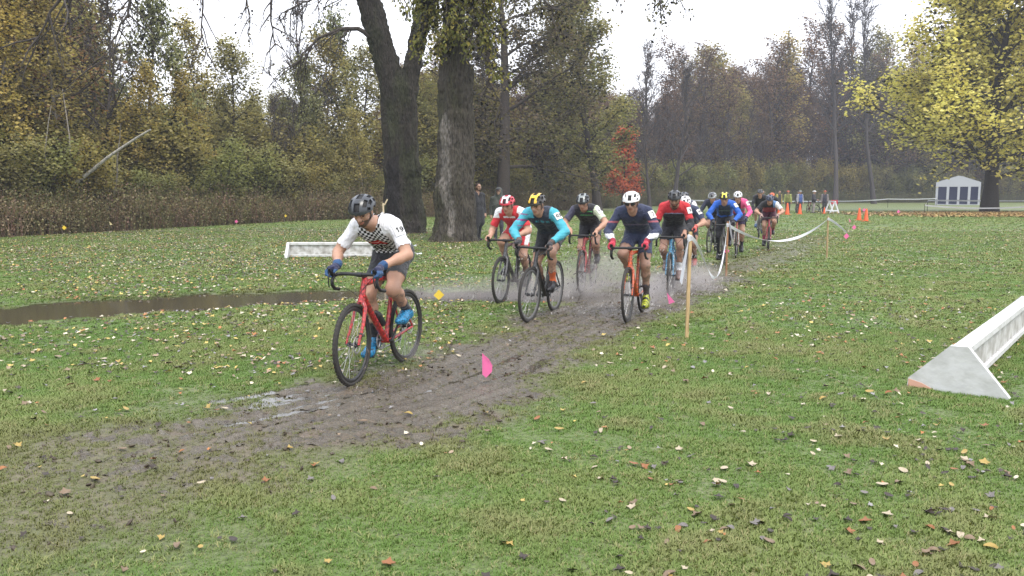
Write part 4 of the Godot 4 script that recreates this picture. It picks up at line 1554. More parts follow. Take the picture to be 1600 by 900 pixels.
func make_bicycle(label: String, at: Transform3D, paint: Color, fork: Color, crank: float, opt := {}) -> Node3D:
	var t := thing("bicycle", label, "bicycle", Vector3.ZERO, 0.0, "bicycles in the race")
	t.transform = at
	var pm := mat(paint.r, paint.g, paint.b, 0.35)
	pm.clearcoat_enabled = true
	pm.clearcoat = 0.6
	pm.clearcoat_roughness = 0.25
	var fm := mat(fork.r, fork.g, fork.b, 0.35)
	fm.clearcoat_enabled = true
	fm.clearcoat = 0.6
	fm.clearcoat_roughness = 0.25
	# wet mud spatter
	for m in [pm, fm]:
		grained(m, bike.spatter, 3.2)
	part("frame", bike.frame, pm, t)
	var fk := part("fork", bike.fork, fm, t)
	part("brake_caliper", bike.caliper, M.black, fk)
	for w in 2:
		var wh := Node3D.new()
		wh.name = "wheel"
		t.add_child(wh, true)
		wh.position = REAR if w == 0 else FRONT
		wh.rotation.z = 0.7 * w + crank
		if w == 1:
			wh.rotation.y = opt.get("steer", 0.0)
		part("tyre", bike.tyre, M.rubber, wh)
		part("rim", bike.rim, opt.get("rim", M.rim), wh)
		part("spoke_set", bike.spokes, M.steel, wh)
		part("hub", bike.hub, M.black, wh)
		part("brake_disc", bike.disc, M.steel, wh)
	var hb := part("handlebar", bike.bar, M.black, t)
	part("brake_lever", bike["lever1"], M.black, hb)
	part("brake_lever", bike["lever-1"], M.black, hb)
	part("stem", bike.stem, M.black, t)
	part("brake_cable", bike.cable, M.black, t)
	part("seat_post", bike.post, M.black, t)
	part("saddle", bike.saddle, M.black, t)
	var cr := Node3D.new()
	cr.name = "crankset"
	t.add_child(cr, true)
	cr.position = BB
	cr.rotation.z = crank
	part("chainring", bike.ring, M.steel, cr)
	part("crank_arm", bike["arm1"], M.black, cr)
	part("crank_arm", bike["arm-1"], M.black, cr)
	for s in [-1.0, 1.0]:
		var p := part("pedal", bike.pedal, M.black, cr)
		p.position = Vector3(s * 0.172, 0, s * 0.115)
		p.rotation.z = -crank
	part("chain", bike.chain, M.steel, t)
	part("cassette", bike.cassette, M.steel, t).position = REAR
	part("rear_derailleur", bike.derailleur, M.black, t)
	if opt.has("bottle"):
		part("bottle", bike.bottle, opt.bottle, t)
	return t


# ------------------------------------------------------------------ riders
var head_net := {}
var hand_net := {}
var helmet := {}


func make_people_meshes() -> void:
	var b := []
	b.append([Vector3(-0.035, 0.035, 0), Vector3(0.012, 0.04, 0), 0.076, 0.074, 0])
	for s in [-1.0, 1.0]:
		b.append([Vector3(0.02, 0.0, s * 0.02), Vector3(0.035, -0.06, s * 0.012), 0.052, 0.038, 0])
		b.append([Vector3(-0.01, -0.045, s * 0.042), Vector3(0.055, -0.088, s * 0.012), 0.024, 0.02, 3])
		b.append([Vector3(0.066, 0.026, s * 0.036), Vector3(0.08, 0.022, s * 0.008), 0.012, 0.011, 4])
		b.append([Vector3(0.058, -0.018, s * 0.04), Vector3(0.05, -0.03, s * 0.045), 0.016, 0.014, 0])
		b.append([Vector3(-0.008, 0.008, s * 0.076), Vector3(-0.014, -0.026, s * 0.074), 0.013, 0.01, 0])
		b.append([Vector3(0.083, -0.042, 0), Vector3(0.079, -0.044, s * 0.016), 0.007, 0.005, 3])
		b.append([Vector3(0.084, -0.058, 0), Vector3(0.076, -0.056, s * 0.018), 0.0075, 0.005, 2])
		b.append([Vector3(0.1, -0.024, s * 0.009), Vector3(0.094, -0.024, s * 0.012), 0.008, 0.006, 0])
	b.append([Vector3(0.084, 0.016, 0), Vector3(0.104, -0.02, 0), 0.009, 0.0115, 0])
	b.append([Vector3(0.062, -0.09, 0), Vector3(0.066, -0.084, 0), 0.02, 0.018, 3])
	b.append([Vector3(-0.02, -0.04, 0), Vector3(-0.045, -0.14, 0), 0.055, 0.055, 0])
	head_net = nets(b, 0.0058, 150.0)
	# a hand closed on a brake hood, for the right side (z outwards); origin at the hood
	for s in [-1.0, 1.0]:
		b = []
		b.append([Vector3(-0.085, 0.05, 0.0), Vector3(-0.045, 0.042, s * 0.004), 0.03, 0.029, 0])
		b.append([Vector3(-0.045, 0.04, s * 0.012), Vector3(0.01, 0.036, s * 0.022), 0.023, 0.019, 0])
		b.append([Vector3(-0.045, 0.04, s * -0.006), Vector3(0.012, 0.038, s * 0.004), 0.022, 0.018, 0])
		for f in 4:
			var x := 0.034 - f * 0.02
			var l: float = [0.9, 1.0, 0.95, 0.78][f]
			var k0 := Vector3(x - 0.012, 0.034 - f * 0.005, s * 0.024)
			var k1 := Vector3(x + 0.004, 0.012 - f * 0.004, s * 0.036)
			var k2 := k1 + Vector3(0.012, -0.026, -s * 0.008) * l
			var k3 := k2 + Vector3(0.006, -0.012, -s * 0.022) * l
			b.append([k0, k1, 0.0105, 0.0098, 0])
			b.append([k1, k2, 0.0098, 0.009, 0])
			b.append([k2, k3, 0.009, 0.008, 0])
		b.append([Vector3(-0.04, 0.034, s * -0.014), Vector3(-0.004, 0.026, s * -0.03), 0.0135, 0.011, 0])
		b.append([Vector3(-0.004, 0.026, s * -0.03), Vector3(0.026, 0.008, s * -0.03), 0.011, 0.009, 0])
		hand_net[int(s)] = nets(b, 0.0052, 260.0)
	# helmets: ribs over a dark inner shell, an under rim, straps
	var shell := MB.new()
	var vent := MB.new()
	var na := 44
	var nb := 37
	var o := Vector3(-0.012, 0.028, 0)
	var grid := func(i: int, j: int, f: float) -> Vector3:
		var be := deg_to_rad(lerpf(-84, 84, float(j) / (nb - 1)))
		var side := absf(be) / deg_to_rad(84)
		var al := deg_to_rad(lerpf(-98.0 + side * 8.0, 84.0 - side * 6.0, float(i) / (na - 1)))
		var tail := 1.0 + 0.1 * maxf(0.0, -sin(al)) * maxf(0.0, cos(be) - 0.3)
		return o + Vector3(0.142 * sin(al) * pow(cos(be), 0.7) * tail, 0.112 * cos(al) * pow(cos(be), 0.6) - (0.02 if al > 0.9 else 0.0) * 0.0, 0.106 * sin(be)) * f
	var open := func(i: int, j: int) -> bool:
		var u := float(i) / (na - 2)
		var c := absf(j - (nb - 2) / 2.0)
		if c > 14.5 or u < 0.08 or u > 0.93:
			return false
		var lane := int(c / 5.0)
		var inside := fmod(c, 5.0)
		if inside < 1.4 and lane > 0 or inside > 4.6:
			return false
		if lane == 0 and inside > 3.0:
			return false
		var ph := fmod(u * 3.0 + lane * 0.34, 1.0)
		return ph > 0.16 and ph < 0.82
	for pass_ in 2:
		var mb := shell if pass_ == 0 else vent
		for i in na - 1:
			for j in nb - 1:
				var hole: bool = open.call(i, j)
				if pass_ == 0 and not hole:
					mb.quad(grid.call(i, j, 1.0), grid.call(i, j + 1, 1.0), grid.call(i + 1, j + 1, 1.0), grid.call(i + 1, j, 1.0))
					for e in [[-1, 0, i, j, i, j + 1], [1, 0, i + 1, j + 1, i + 1, j], [0, -1, i + 1, j, i, j], [0, 1, i, j + 1, i + 1, j + 1]]:
						var a: int = i + e[0]
						var d: int = j + e[1]
						if a < 0 or d < 0 or a >= na - 1 or d >= nb - 1 or open.call(a, d):
							mb.quad(grid.call(e[4], e[5], 1.0), grid.call(e[2], e[3], 1.0), grid.call(e[2], e[3], 0.87), grid.call(e[4], e[5], 0.87))
				elif pass_ == 1:
					mb.quad(grid.call(i, j, 0.88), grid.call(i, j + 1, 0.88), grid.call(i + 1, j + 1, 0.88), grid.call(i + 1, j, 0.88))
	# smooth the outside
	for i in shell.v.size():
		var d := shell.v[i] - o
		var sm := (d / Vector3(0.142 * 0.142, 0.112 * 0.112, 0.106 * 0.106)).normalized()
		if shell.n[i].dot(sm) > 0.75:
			shell.n[i] = sm
	helmet.shell = shell.mesh()
	helmet.vent = vent.mesh()
	# colour band for two-tone helmets: the middle ribs only
	var mid := MB.new()
	for i in range(6, na - 5):
		for j in range(11, nb - 12):
			if not open.call(i, j):
				mid.quad(grid.call(i, j, 1.012), grid.call(i, j + 1, 1.012), grid.call(i + 1, j + 1, 1.012), grid.call(i + 1, j, 1.012))
	helmet.band = mid.mesh()
	var strap := MB.new()
	for s in [-1.0, 1.0]:
		strap.ribbon(PackedVector3Array([Vector3(0.03, 0.04, s * 0.083), Vector3(0.01, -0.03, s * 0.078), Vector3(0.02, -0.1, s * 0.03), Vector3(0.025, -0.112, 0)]), PackedVector3Array([Vector3(0.007, 0, 0), Vector3(0.007, 0, 0), Vector3(0.007, 0, 0), Vector3(0.007, 0, 0)]), 0.003)
		strap.ribbon(PackedVector3Array([Vector3(-0.07, 0.02, s * 0.07), Vector3(0.008, -0.04, s * 0.079)]), PackedVector3Array([Vector3(0, 0.006, 0), Vector3(0, 0.006, 0)]), 0.003)
	helmet.strap = strap.mesh()
	var gl := MB.new()
	for s in [-1.0, 1.0]:
		gl.ball(Vector3(0.082, 0.006, s * 0.034), Vector3(0.012, 0.02, 0.034), Basis(Vector3.UP, s * -0.45), 10, 8)
		gl.bar(Vector3(0.07, 0.012, s * 0.064), Vector3(-0.01, 0.012, s * 0.083), 0.003, -1, 5)
	helmet.glasses = gl.mesh()
	M.inner = mat(0.012, 0.012, 0.013, 0.7)
	M.lens = mat(0.015, 0.014, 0.016, 0.15)


func knee(a: Vector3, c: Vector3, l1: float, l2: float, pole: Vector3) -> Vector3:
	var d := c - a
	var l := minf(d.length(), (l1 + l2) * 0.999)
	var x := (l1 * l1 - l2 * l2 + l * l) / (2.0 * l)
	var u := d.normalized()
	return a + u * x + (pole - u * pole.dot(u)).normalized() * sqrt(maxf(0.0, l1 * l1 - x * x))


# tags: 0 skin, 1 torso, 2 shorts, 3/4 sock, 5/6 shoe, 7/8 glove cuff, 10/11 upper sleeve, 12/13 lower sleeve, 14/15 leg below the shorts (left, right)
func make_rider(label: String, at: Transform3D, crank: float, c: Dictionary) -> Node3D:
	var t := thing("person", label, "person", Vector3.ZERO, 0.0, "riders in the race")
	t.transform = at
	var low: float = c.get("low", 0.0)
	var sway: float = c.get("sway", 0.0)
	var b := []
	var hip := Vector3(-0.2, 1.055, 0)
	var sh := Vector3(0.19, 1.365 - low, sway)
	var hd: Vector3 = Vector3(0.335, 1.475 - low * 1.1, sway * 1.3) + c.get("head_move", Vector3.ZERO)
	b.append([hip + Vector3(0.01, 0, -0.065), hip + Vector3(0.01, 0, 0.065), 0.118, 0.118, 2])
	for s in [-1.0, 1.0]:
		b.append([hip + Vector3(-0.05, -0.015, s * 0.06), hip + Vector3(-0.02, 0.02, s * 0.06), 0.098, 0.1, 2])
		b.append([hip + Vector3(0.03, 0.06, s * 0.06), Vector3(0.0, 1.255 - low * 0.4, s * 0.068 + sway * 0.5), 0.098, 0.1, 1])
		b.append([Vector3(0.0, 1.255 - low * 0.4, s * 0.068 + sway * 0.5), sh + Vector3(-0.06, -0.02, s * 0.075), 0.1, 0.108, 1])
		b.append([sh + Vector3(-0.06, -0.04, s * 0.08), sh + Vector3(-0.01, -0.02, s * 0.1), 0.098, 0.075, 1])
		b.append([sh + Vector3(-0.02, 0.005, s * 0.07), sh + Vector3(-0.005, -0.002, s * 0.168), 0.068, 0.058, 1])
	b.append([sh + Vector3(-0.03, 0.01, 0), hd + Vector3(-0.055, -0.085, 0), 0.066, 0.052, 0])
	var girth: float = c.get("girth", 1.0)
	for s in [-1.0, 1.0]:
		var L := 0 if s < 0 else 1
		var shoulder := sh + Vector3(0, -0.005, s * 0.178)
		var wrist := Vector3(HOOD.x - 0.085, HOOD.y + 0.055, HOOD.z * s)
		var el := knee(shoulder, wrist, 0.29, 0.265, Vector3(-0.25, -0.55, s * c.get("elbow", 0.75)))
		var m := shoulder.lerp(el, c.get("sleeve", 0.68))
		b.append([shoulder, m, 0.056 * girth, 0.047 * girth, 10 + L])
		b.append([m, el, 0.046 * girth, 0.04 * girth, 12 + L])
		b.append([el, el.lerp(wrist, 0.35), 0.04 * girth, 0.042 * girth, 12 + L])
		b.append([el.lerp(wrist, 0.35), el.lerp(wrist, 0.85), 0.042 * girth, 0.029, 12 + L])
		b.append([el.lerp(wrist, 0.85), wrist, 0.029, 0.028, 7 + L])
		# leg
		var ph := crank + (PI if s < 0 else 0.0)
		var ped := BB + Vector3(cos(ph) * 0.172, sin(ph) * 0.172, 0)
		var tilt := 0.25 - 0.15 * sin(ph)
		var ank := ped + Vector3(-0.115, 0.1 + tilt * 0.12, s * 0.115)
		var hj := hip + Vector3(0.03, -0.01, s * 0.085)
		var kn := knee(hj, ank, 0.425, 0.425, Vector3(1, 0.25, s * 0.12))
		var cut := hj.lerp(kn, 0.6)
		b.append([hj, cut, 0.098, 0.076, 2])
		b.append([cut, kn, 0.075, 0.056, 14 + L])
		b.append([kn + Vector3(0.012, 0, 0), kn + Vector3(0, -0.02, 0), 0.05, 0.05, 14 + L])
		var back := (ank - kn).cross(Vector3(0, 0, 1)).normalized()
		if back.x > 0:
			back = -back
		b.append([kn, kn.lerp(ank, 0.3) + back * 0.014, 0.05, 0.054, 14 + L])
		b.append([kn.lerp(ank, 0.3) + back * 0.014, kn.lerp(ank, 0.64), 0.054, 0.039, 14 + L])
		b.append([kn.lerp(ank, 0.64), ank, 0.039, 0.034, 3 + L])
		var toe := ped + Vector3(0.085, 0.038, s * 0.12)
		var heel := ped + Vector3(-0.165, 0.05 + tilt * 0.13, s * 0.115)
		b.append([ank + Vector3(0, -0.025, 0), heel + Vector3(0.025, 0.0, 0), 0.034, 0.034, 5 + L])
		b.append([heel + Vector3(0.02, 0, 0), ped + Vector3(-0.02, 0.044, s * 0.118), 0.033, 0.036, 5 + L])
		b.append([ank + Vector3(0.03, -0.02, 0), ped + Vector3(0.0, 0.046, s * 0.12), 0.036, 0.037, 5 + L])
		b.append([ped + Vector3(-0.02, 0.042, s * 0.118), toe, 0.038, 0.028, 5 + L])
	var w := nets(b, c.get("cell", 0.012), 75.0)
	var skin: Color = c.get("skin", Color(0.42, 0.24, 0.165))
	var dirt := noise(9.0, 81, 3)
	var hood_t := [Transform3D(Basis(), HOOD * Vector3(1, 1, -1)), Transform3D(Basis(), HOOD)]
	var head_t := Transform3D(Basis(Vector3.UP, c.get("yaw", 0.0)) * Basis(Vector3.BACK, -c.get("nod", 0.25)), hd)
	var flesh := func(k: int, p: Vector3, _n: Vector3) -> Color:
		var q := skin * (1.0 + dirt.get_noise_3d(p.x, p.y, p.z) * 0.12)
		if k >= 14 and p.y < 0.72:  # mud spatter on the shins
			var d: float = dirt.get_noise_3d(p.x * 2.0, p.y * 2.0, p.z * 2.0) + (0.7 - p.y) * c.get("muddy", 1.6)
			q = q.lerp(Color(0.1, 0.075, 0.055), clampf(d * 1.3, 0, 0.8))
		return q
	var mb := MB.new()
	add_net(mb, w, [], 0.0, flesh)
	var hair: Color = c.get("hair", Color(0.03, 0.022, 0.016))
	var face := func(k: int, p: Vector3, _n: Vector3) -> Color:
		if k == 4:
			return skin.lerp(hair, 0.75)
		if k == 2:
			return Color(skin.r * 0.85, skin.g * 0.6, skin.b * 0.6)
		if c.get("beard", false) and (k == 3 or (k == 0 and p.y < -0.04 and p.x > -0.01)):
			return hair.lerp(skin, 0.12 + 0.1 * dirt.get_noise_3d(p.x * 9, p.y * 9, p.z * 9))
		return skin
	add_net(mb, head_net, [], 0.0, face, head_t)
	mb.col = Color(0.02, 0.015, 0.012)
	for s in [-1.0, 1.0]:
		mb.ball(head_t * Vector3(0.072, 0.005, s * 0.031), Vector3(0.011, 0.008, 0.013), head_t.basis, 8, 6)
	var bare_hands: bool = not c.has("glove")
	if bare_hands:
		mb.col = skin
		for s in 2:
			add_net(mb, hand_net[s * 2 - 1], [], 0.0, null, hood_t[s])
	if not M.has("skin"):
		M.skin = mat(1, 1, 1, 0.55, 0, true)
		M.cloth = mat(1, 1, 1, 0.8, 0, true)
		M.cloth.rim_enabled = true
		M.cloth.rim = 0.25
		M.cloth.uv1_triplanar = true
		M.cloth.uv1_scale = Vector3(1.6, 1.6, 1.6)
		M.cloth.heightmap_enabled = true
		M.cloth.heightmap_texture = noise_tex(0.018, 112, Color.BLACK, Color.WHITE, 512, 3)
		M.cloth.heightmap_scale = 1.8
		M.shoe = mat(1, 1, 1, 0.4, 0, true)
		grained(M.shoe, bike.spatter, 5.0)
	part("body", mb.mesh(), M.skin, t)
	var dye: Dictionary = c.dye
	var paint = c.get("paint", null)
	var colour := func(k: int, p: Vector3, n: Vector3) -> Color:
		var q: Color = dye.get(k, dye.get(1, Color(0.1, 0.1, 0.1)))
		if paint != null:
			q = paint.call(k, p, n, q)
		var wr := 1.0 + dirt.get_noise_3d(p.x * 0.6, p.y * 0.6, p.z * 0.6) * 0.12
		return Color(q.r * wr, q.g * wr, q.b * wr)
	var top := [1, 10, 11]
	if c.get("long", false):
		top.append_array([12, 13])
	mb = MB.new()
	if c.has("print"):
		mb.with_uv = true
		add_net(mb, w, top, 0.007, func(_k, _p, _n): return Color(1, 1, 1), Transform3D(), func(p: Vector3): return Vector2(0.5 + p.z / 0.64, 0.5 - ((p.x - 0.0) * 0.62 + (p.y - 1.24) * 0.78) / 0.64))
		part("jersey", mb.mesh(), c.print, t)
	else:
		add_net(mb, w, top, 0.007, colour)
		part("jersey", mb.mesh(), M.cloth, t)
	mb = MB.new()
	add_net(mb, w, [2, 14, 15] if c.get("tights", false) else [2], 0.0055, colour)
	part("shorts" if not c.get("tights", false) else "tights", mb.mesh(), M.cloth, t)
	for s in 2:
		mb = MB.new()
		add_net(mb, w, [3 + s], 0.004, colour)
		part("sock", mb.mesh(), M.cloth, t)
		mb = MB.new()
		add_net(mb, w, [5 + s], 0.004, colour)
		part("shoe", mb.mesh(), M.shoe, t)
		if not bare_hands:
			mb = MB.new()
			add_net(mb, hand_net[s * 2 - 1], [], 0.002, func(_k, p: Vector3, _n): return c.glove if p.y > 0.03 or p.x < -0.03 else c.get("glove2", c.glove), hood_t[s])
			add_net(mb, w, [7 + s], 0.005, func(_k, _p, _n): return c.get("glove2", c.glove))
			part("glove", mb.mesh(), M.cloth, t)
	# helmet
	var hc: Array = c.helmet
	var hm := part("helmet", helmet.vent, M.inner, t)
	hm.transform = head_t
	part("shell", helmet.shell, hc[0], hm)
	if hc.size() > 1:
		part("band", helmet.band, hc[1], hm)
	part("strap", helmet.strap, M.black, hm)
	if c.get("glasses", false):
		part("sunglasses", helmet.glasses, M.lens, t).transform = head_t
	# race number on the left upper arm
	if c.has("number"):
		var shoulder := sh + Vector3(0, -0.005, -0.178)
		var wrist := Vector3(HOOD.x - 0.085, HOOD.y + 0.055, -HOOD.z)
		var el := knee(shoulder, wrist, 0.29, 0.265, Vector3(-0.25, -0.55, -c.get("elbow", 0.75)))
		var ax := (el - shoulder).normalized()
		var nn := Vector3(0.75, 0.35, -0.75)
		nn = (nn - ax * nn.dot(ax)).normalized()
		var bs := Basis((-ax).cross(nn).normalized(), -ax, nn)
		var o := shoulder + ax * 0.075
		mb = MB.new()
		mb.col = Color(1, 1, 1)
		for i in 6:
			for j in 4:
				var q := func(x: int, y: int) -> Vector3:
					var a := (x / 6.0 - 0.5) * 1.45
					return o + bs * Vector3(sin(a) * 0.068, (y / 4.0 - 0.5) * 0.1, cos(a) * 0.068)
				mb.quad(q.call(i, j), q.call(i + 1, j), q.call(i + 1, j + 1), q.call(i, j + 1))
		var pn := part("number_patch", mb.mesh(), M.paper, t)
		var tm := TextMesh.new()
		tm.text = c.number
		tm.font = M.font
		tm.font_size = 48
		tm.pixel_size = 0.0014
		tm.depth = 0.003
		var d := part("digits", tm, M.ink, pn)
		d.transform = Transform3D(bs, o + nn * 0.0695)
	return t


# ------------------------------------------------------------------ riders and their machines
func on_ground(fx: float, fz: float, heading: float, lean := 0.0) -> Transform3D:
	var a := deg_to_rad(heading)
	var d := Vector3(-sin(a), 0, cos(a))
	var o := Vector3(fx, 0, fz) - d * 0.6
	o.y = -0.012
	return Transform3D(Basis(Vector3.UP, -(PI / 2 + a)) * Basis(Vector3.RIGHT, lean), o)


func gloss(r: float, g: float, b: float) -> StandardMaterial3D:
	var m := mat(r, g, b, 0.35)
	m.clearcoat_enabled = true
	m.clearcoat = 0.4
	m.clearcoat_roughness = 0.2
	return m


func checker_print() -> StandardMaterial3D:
	var im := Image.create(512, 512, false, Image.FORMAT_RGB8)
	var white := Color(0.86, 0.86, 0.88)
	im.fill(white)
	var sq := 18
	for y in 512:
		for x in 512:
			var u := x - 256
			# chequers over the chest and across the shoulders
			var inside := absf(u) < 118 - maxf(0.0, (170 - y) * 0.42) and y > 20 and y < 440
			if inside:
				var dark := ((x / sq) + (y / sq)) % 2 == 0
				im.set_pixel(x, y, Color(0.07, 0.075, 0.085) if dark else white)
	# red oval emblem with a pale squiggle, pale lettering strokes below
	for y in range(205, 287):
		for x in range(170, 346):
			var d := Vector2((x - 258) / 84.0, (y - 245) / 34.0).length()
			if d < 1.0:
				im.set_pixel(x, y, Color(0.75, 0.07, 0.12) if d < 0.88 else Color(0.25, 0.03, 0.05))
	for x in range(196, 322):
		var yy := 245 + int(sin((x - 196) * 0.11) * 9)
		for k in range(-4, 5):
			im.set_pixel(x, yy + k, Color(0.93, 0.75, 0.76))
	im.fill_rect(Rect2i(196, 298, 130, 44), Color(0.1, 0.1, 0.11))
	for i in 5:
		im.fill_rect(Rect2i(206 + i * 23, 304, 6, 30), Color(0.8, 0.8, 0.78))
		im.fill_rect(Rect2i(206 + i * 23, 304 + (i * 11) % 25, 17, 6), Color(0.8, 0.8, 0.78))
	# pink marks on both sleeves
	for s in [-1, 1]:
		for y in range(215, 275):
			for x in range(0, 40):
				if (x * 3 + y * 2) % 17 < 8 and absf(x - 20) + absf(y - 245) * 0.6 < 24:
					im.set_pixel(256 + s * 178 + x - 20, y, Color(0.86, 0.45, 0.55))
	im.fill_rect(Rect2i(0, 470, 512, 14), Color(0.1, 0.1, 0.12))
	var m := StandardMaterial3D.new()
	m.albedo_texture = ImageTexture.create_from_image(im)
	m.roughness = 0.8
	m.heightmap_enabled = true
	m.heightmap_texture = noise_tex(0.016, 111, Color.BLACK, Color.WHITE, 512, 3)
	m.heightmap_scale = 1.6
	return m


func make_race() -> void:
	make_bike_meshes()
	make_people_meshes()
	print("people meshes")
	bike.spatter = noise_tex(0.035, 91, Color(0.12, 0.1, 0.08), Color(1.5, 1.5, 1.5), 256, 4)
	M.paper = mat(0.78, 0.78, 0.77, 0.7)
	M.ink = mat(0.02, 0.02, 0.025, 0.7)
	var sf := SystemFont.new()
	sf.font_names = PackedStringArray(["Droid Sans"])
	sf.font_weight = 700
	M.font = sf
	var blk := Color(0.018, 0.018, 0.021)
	var navy := Color(0.025, 0.034, 0.075)
	var white := Color(0.72, 0.72, 0.74)
	var red := Color(0.5, 0.025, 0.035)
	var teal := Color(0.06, 0.36, 0.46)

	# 1: the leader
	var at := on_ground(-1.32, -6.69, 18.0)
	var ck := deg_to_rad(125.0) + PI
	make_bicycle("bright red racing bicycle under the leading rider", at, Color(0.62, 0.03, 0.03), Color(0.62, 0.03, 0.03), ck, {"bottle": M.black, "steer": 0.06})
	make_rider("leading cyclist in black helmet and white chequered jersey riding the red bicycle", at, ck, {
		"cell": 0.0105, "print": checker_print(), "beard": true, "yaw": 0.1, "nod": 0.52, "dye": {2: Color(0.034, 0.035, 0.039), 3: blk, 4: blk, 5: Color(0.03, 0.3, 0.6), 6: Color(0.03, 0.3, 0.6)},
		"glove": Color(0.014, 0.018, 0.055), "glove2": Color(0.02, 0.07, 0.17), "helmet": [gloss(0.028, 0.032, 0.038)], "number": "19", "muddy": 1.0, "sway": -0.02, "low": 0.045, "head_move": Vector3(0.03, 0.01, 0.035)})
	# 2: teal sleeves
	at = on_ground(0.21, -10.06, 21.0, -0.03)
	ck = deg_to_rad(200.0)
	make_bicycle("black racing bicycle with neon yellow marks under the teal sleeved rider", at, Color(0.03, 0.03, 0.03), Color(0.03, 0.03, 0.03), ck, {"rim": mat(0.12, 0.12, 0.12, 0.5), "steer": -0.05})
	make_rider("cyclist with teal sleeves and a yellow and black helmet", at, ck, {
		"cell": 0.013, "long": true, "dye": {1: Color(0.022, 0.03, 0.05), 2: blk, 10: teal, 11: teal, 12: teal, 13: teal, 3: Color(0.6, 0.12, 0.03), 4: blk, 5: blk, 6: blk},
		"paint": func(k, p, _n, q):
			if k == 1 and absf(p.z) > 0.1 and p.y > 1.28:
				return teal
			if k == 1 and absf(p.y - 1.24) < 0.012 and absf(p.z) < 0.1 and fmod(absf(p.z) * 60.0, 1.0) < 0.6:
				return teal * 0.6
			if k == 11 and absf(fmod(p.y * 14.0, 1.0) - 0.5) < 0.12:
				return Color(0.25, 0.06, 0.2)
			return q,
		"glove": blk, "glove2": Color(0.12, 0.08, 0.07), "helmet": [gloss(0.03, 0.025, 0.02), gloss(0.7, 0.42, 0.02)], "number": "03", "nod": 0.42, "yaw": -0.12, "low": 0.025, "elbow": 1.3, "sway": 0.03})
	# 3: red and white
	at = on_ground(-0.16, -11.73, 20.0)
	ck = deg_to_rad(35.0)
	make_bicycle("mud splashed grey bicycle under the rider in red and white", at, Color(0.1, 0.1, 0.1), Color(0.08, 0.08, 0.085), ck)
	make_rider("cyclist in red and white kit with a red striped helmet", at, ck, {
		"cell": 0.014, "dye": {1: red, 2: red, 10: white, 11: white, 3: blk, 4: blk, 5: blk, 6: blk},
		"paint": func(k, p, _n, q):
			if k == 1 and absf(p.z) > 0.12 and p.y > 1.3:
				return white
			if (k == 10 or k == 11) and p.y < 1.235:
				return red
			if k == 2 and absf(absf(p.z) - 0.17) < 0.02:
				return white
			if k == 1 and absf(p.y - 1.25) < 0.014 and absf(p.z) < 0.09:
				return white
			return q,
		"helmet": [gloss(0.5, 0.03, 0.05), gloss(0.62, 0.55, 0.56)], "number": "14", "nod": 0.35, "low": 0.05, "elbow": 0.35})
	# 4: black with green print
	at = on_ground(1.11, -13.04, 16.0)
	ck = deg_to_rad(300.0)
	make_bicycle("red bicycle in the spray under the rider in black", at, Color(0.4, 0.03, 0.03), Color(0.4, 0.03, 0.03), ck, {"rim": mat(0.2, 0.2, 0.2, 0.5)})
	make_rider("cyclist in black jersey with green print riding through the spray", at, ck, {
		"cell": 0.015, "dye": {1: blk, 2: blk, 10: Color(0.6, 0.68, 0.5), 11: Color(0.05, 0.05, 0.08), 3: blk, 4: blk, 5: blk, 6: blk},
		"paint": func(k, p, _n, q):
			if k == 1 and p.x > 0.0 and absf(absf(p.y - 1.27) - 0.028) < 0.008 and absf(p.z) < 0.1:
				return Color(0.08, 0.3, 0.1)
			return q,
		"helmet": [gloss(0.025, 0.027, 0.03), gloss(0.2, 0.22, 0.22)], "number": "17", "nod": 0.5, "low": 0.03, "elbow": 1.2, "sway": 0.03})
	# 5: navy on the orange bike
	at = on_ground(1.43, -10.01, 19.0, 0.02)
	ck = deg_to_rad(100.0)
	make_bicycle("bright orange bicycle under the rider in navy", at, Color(0.72, 0.11, 0.015), Color(0.72, 0.11, 0.015), ck)
	make_rider("cyclist in navy kit with white helmet and red gloves on the orange bicycle", at, ck, {
		"cell": 0.012, "long": true, "dye": {1: navy, 2: navy, 10: navy, 11: navy, 12: navy, 13: navy, 3: Color(0.05, 0.04, 0.04), 4: Color(0.05, 0.04, 0.04), 5: Color(0.55, 0.62, 0.04), 6: Color(0.55, 0.62, 0.04)},
		"paint": func(k, p, _n, q):
			if (k == 12 or k == 13) and p.y < 1.09 and p.y > 1.03 and p.x > 0.32:
				return white
			if (k == 10 or k == 11) and absf(p.y - 1.235) < 0.01:
				return Color(0.3, 0.08, 0.1)
			if k == 1 and p.x > 0.0 and absf(p.y - 1.2) < 0.008:
				return Color(0.14, 0.12, 0.2)
			if k == 5 or k == 6:
				return blk if fmod(absf(p.x) * 22.0, 1.0) < 0.3 else q
			return q,
		"glove": Color(0.45, 0.02, 0.05), "glove2": Color(0.3, 0.02, 0.04), "helmet": [gloss(0.78, 0.78, 0.78)], "glasses": true, "number": "2", "nod": 0.3, "skin": Color(0.33, 0.19, 0.135), "muddy": 2.0})
	# 6: red top on the blue bike
	at = on_ground(2.42, -12.55, 15.0)
	ck = deg_to_rad(160.0)
	make_bicycle("light blue bicycle behind the wooden stake under the red topped rider", at, Color(0.05, 0.28, 0.5), Color(0.05, 0.28, 0.5), ck)
	make_rider("cyclist in red and black jersey with black helmet behind the nearest stake", at, ck, {
		"cell": 0.014, "long": true, "dye": {1: blk, 2: blk, 10: red, 11: red, 12: blk, 13: blk, 3: white, 4: white, 5: Color(0.3, 0.2, 0.18), 6: Color(0.3, 0.2, 0.18)},
		"paint": func(k, p, _n, q):
			if k == 1 and p.y > 1.29:
				return red
			if k == 1 and p.y > 1.275:
				return Color(0.3, 0.35, 0.55)
			return q,
		"helmet": [gloss(0.025, 0.027, 0.03)], "number": "8", "nod": 0.42, "low": -0.02, "elbow": 0.4, "sway": -0.03, "beard": true, "skin": Color(0.36, 0.2, 0.14)})
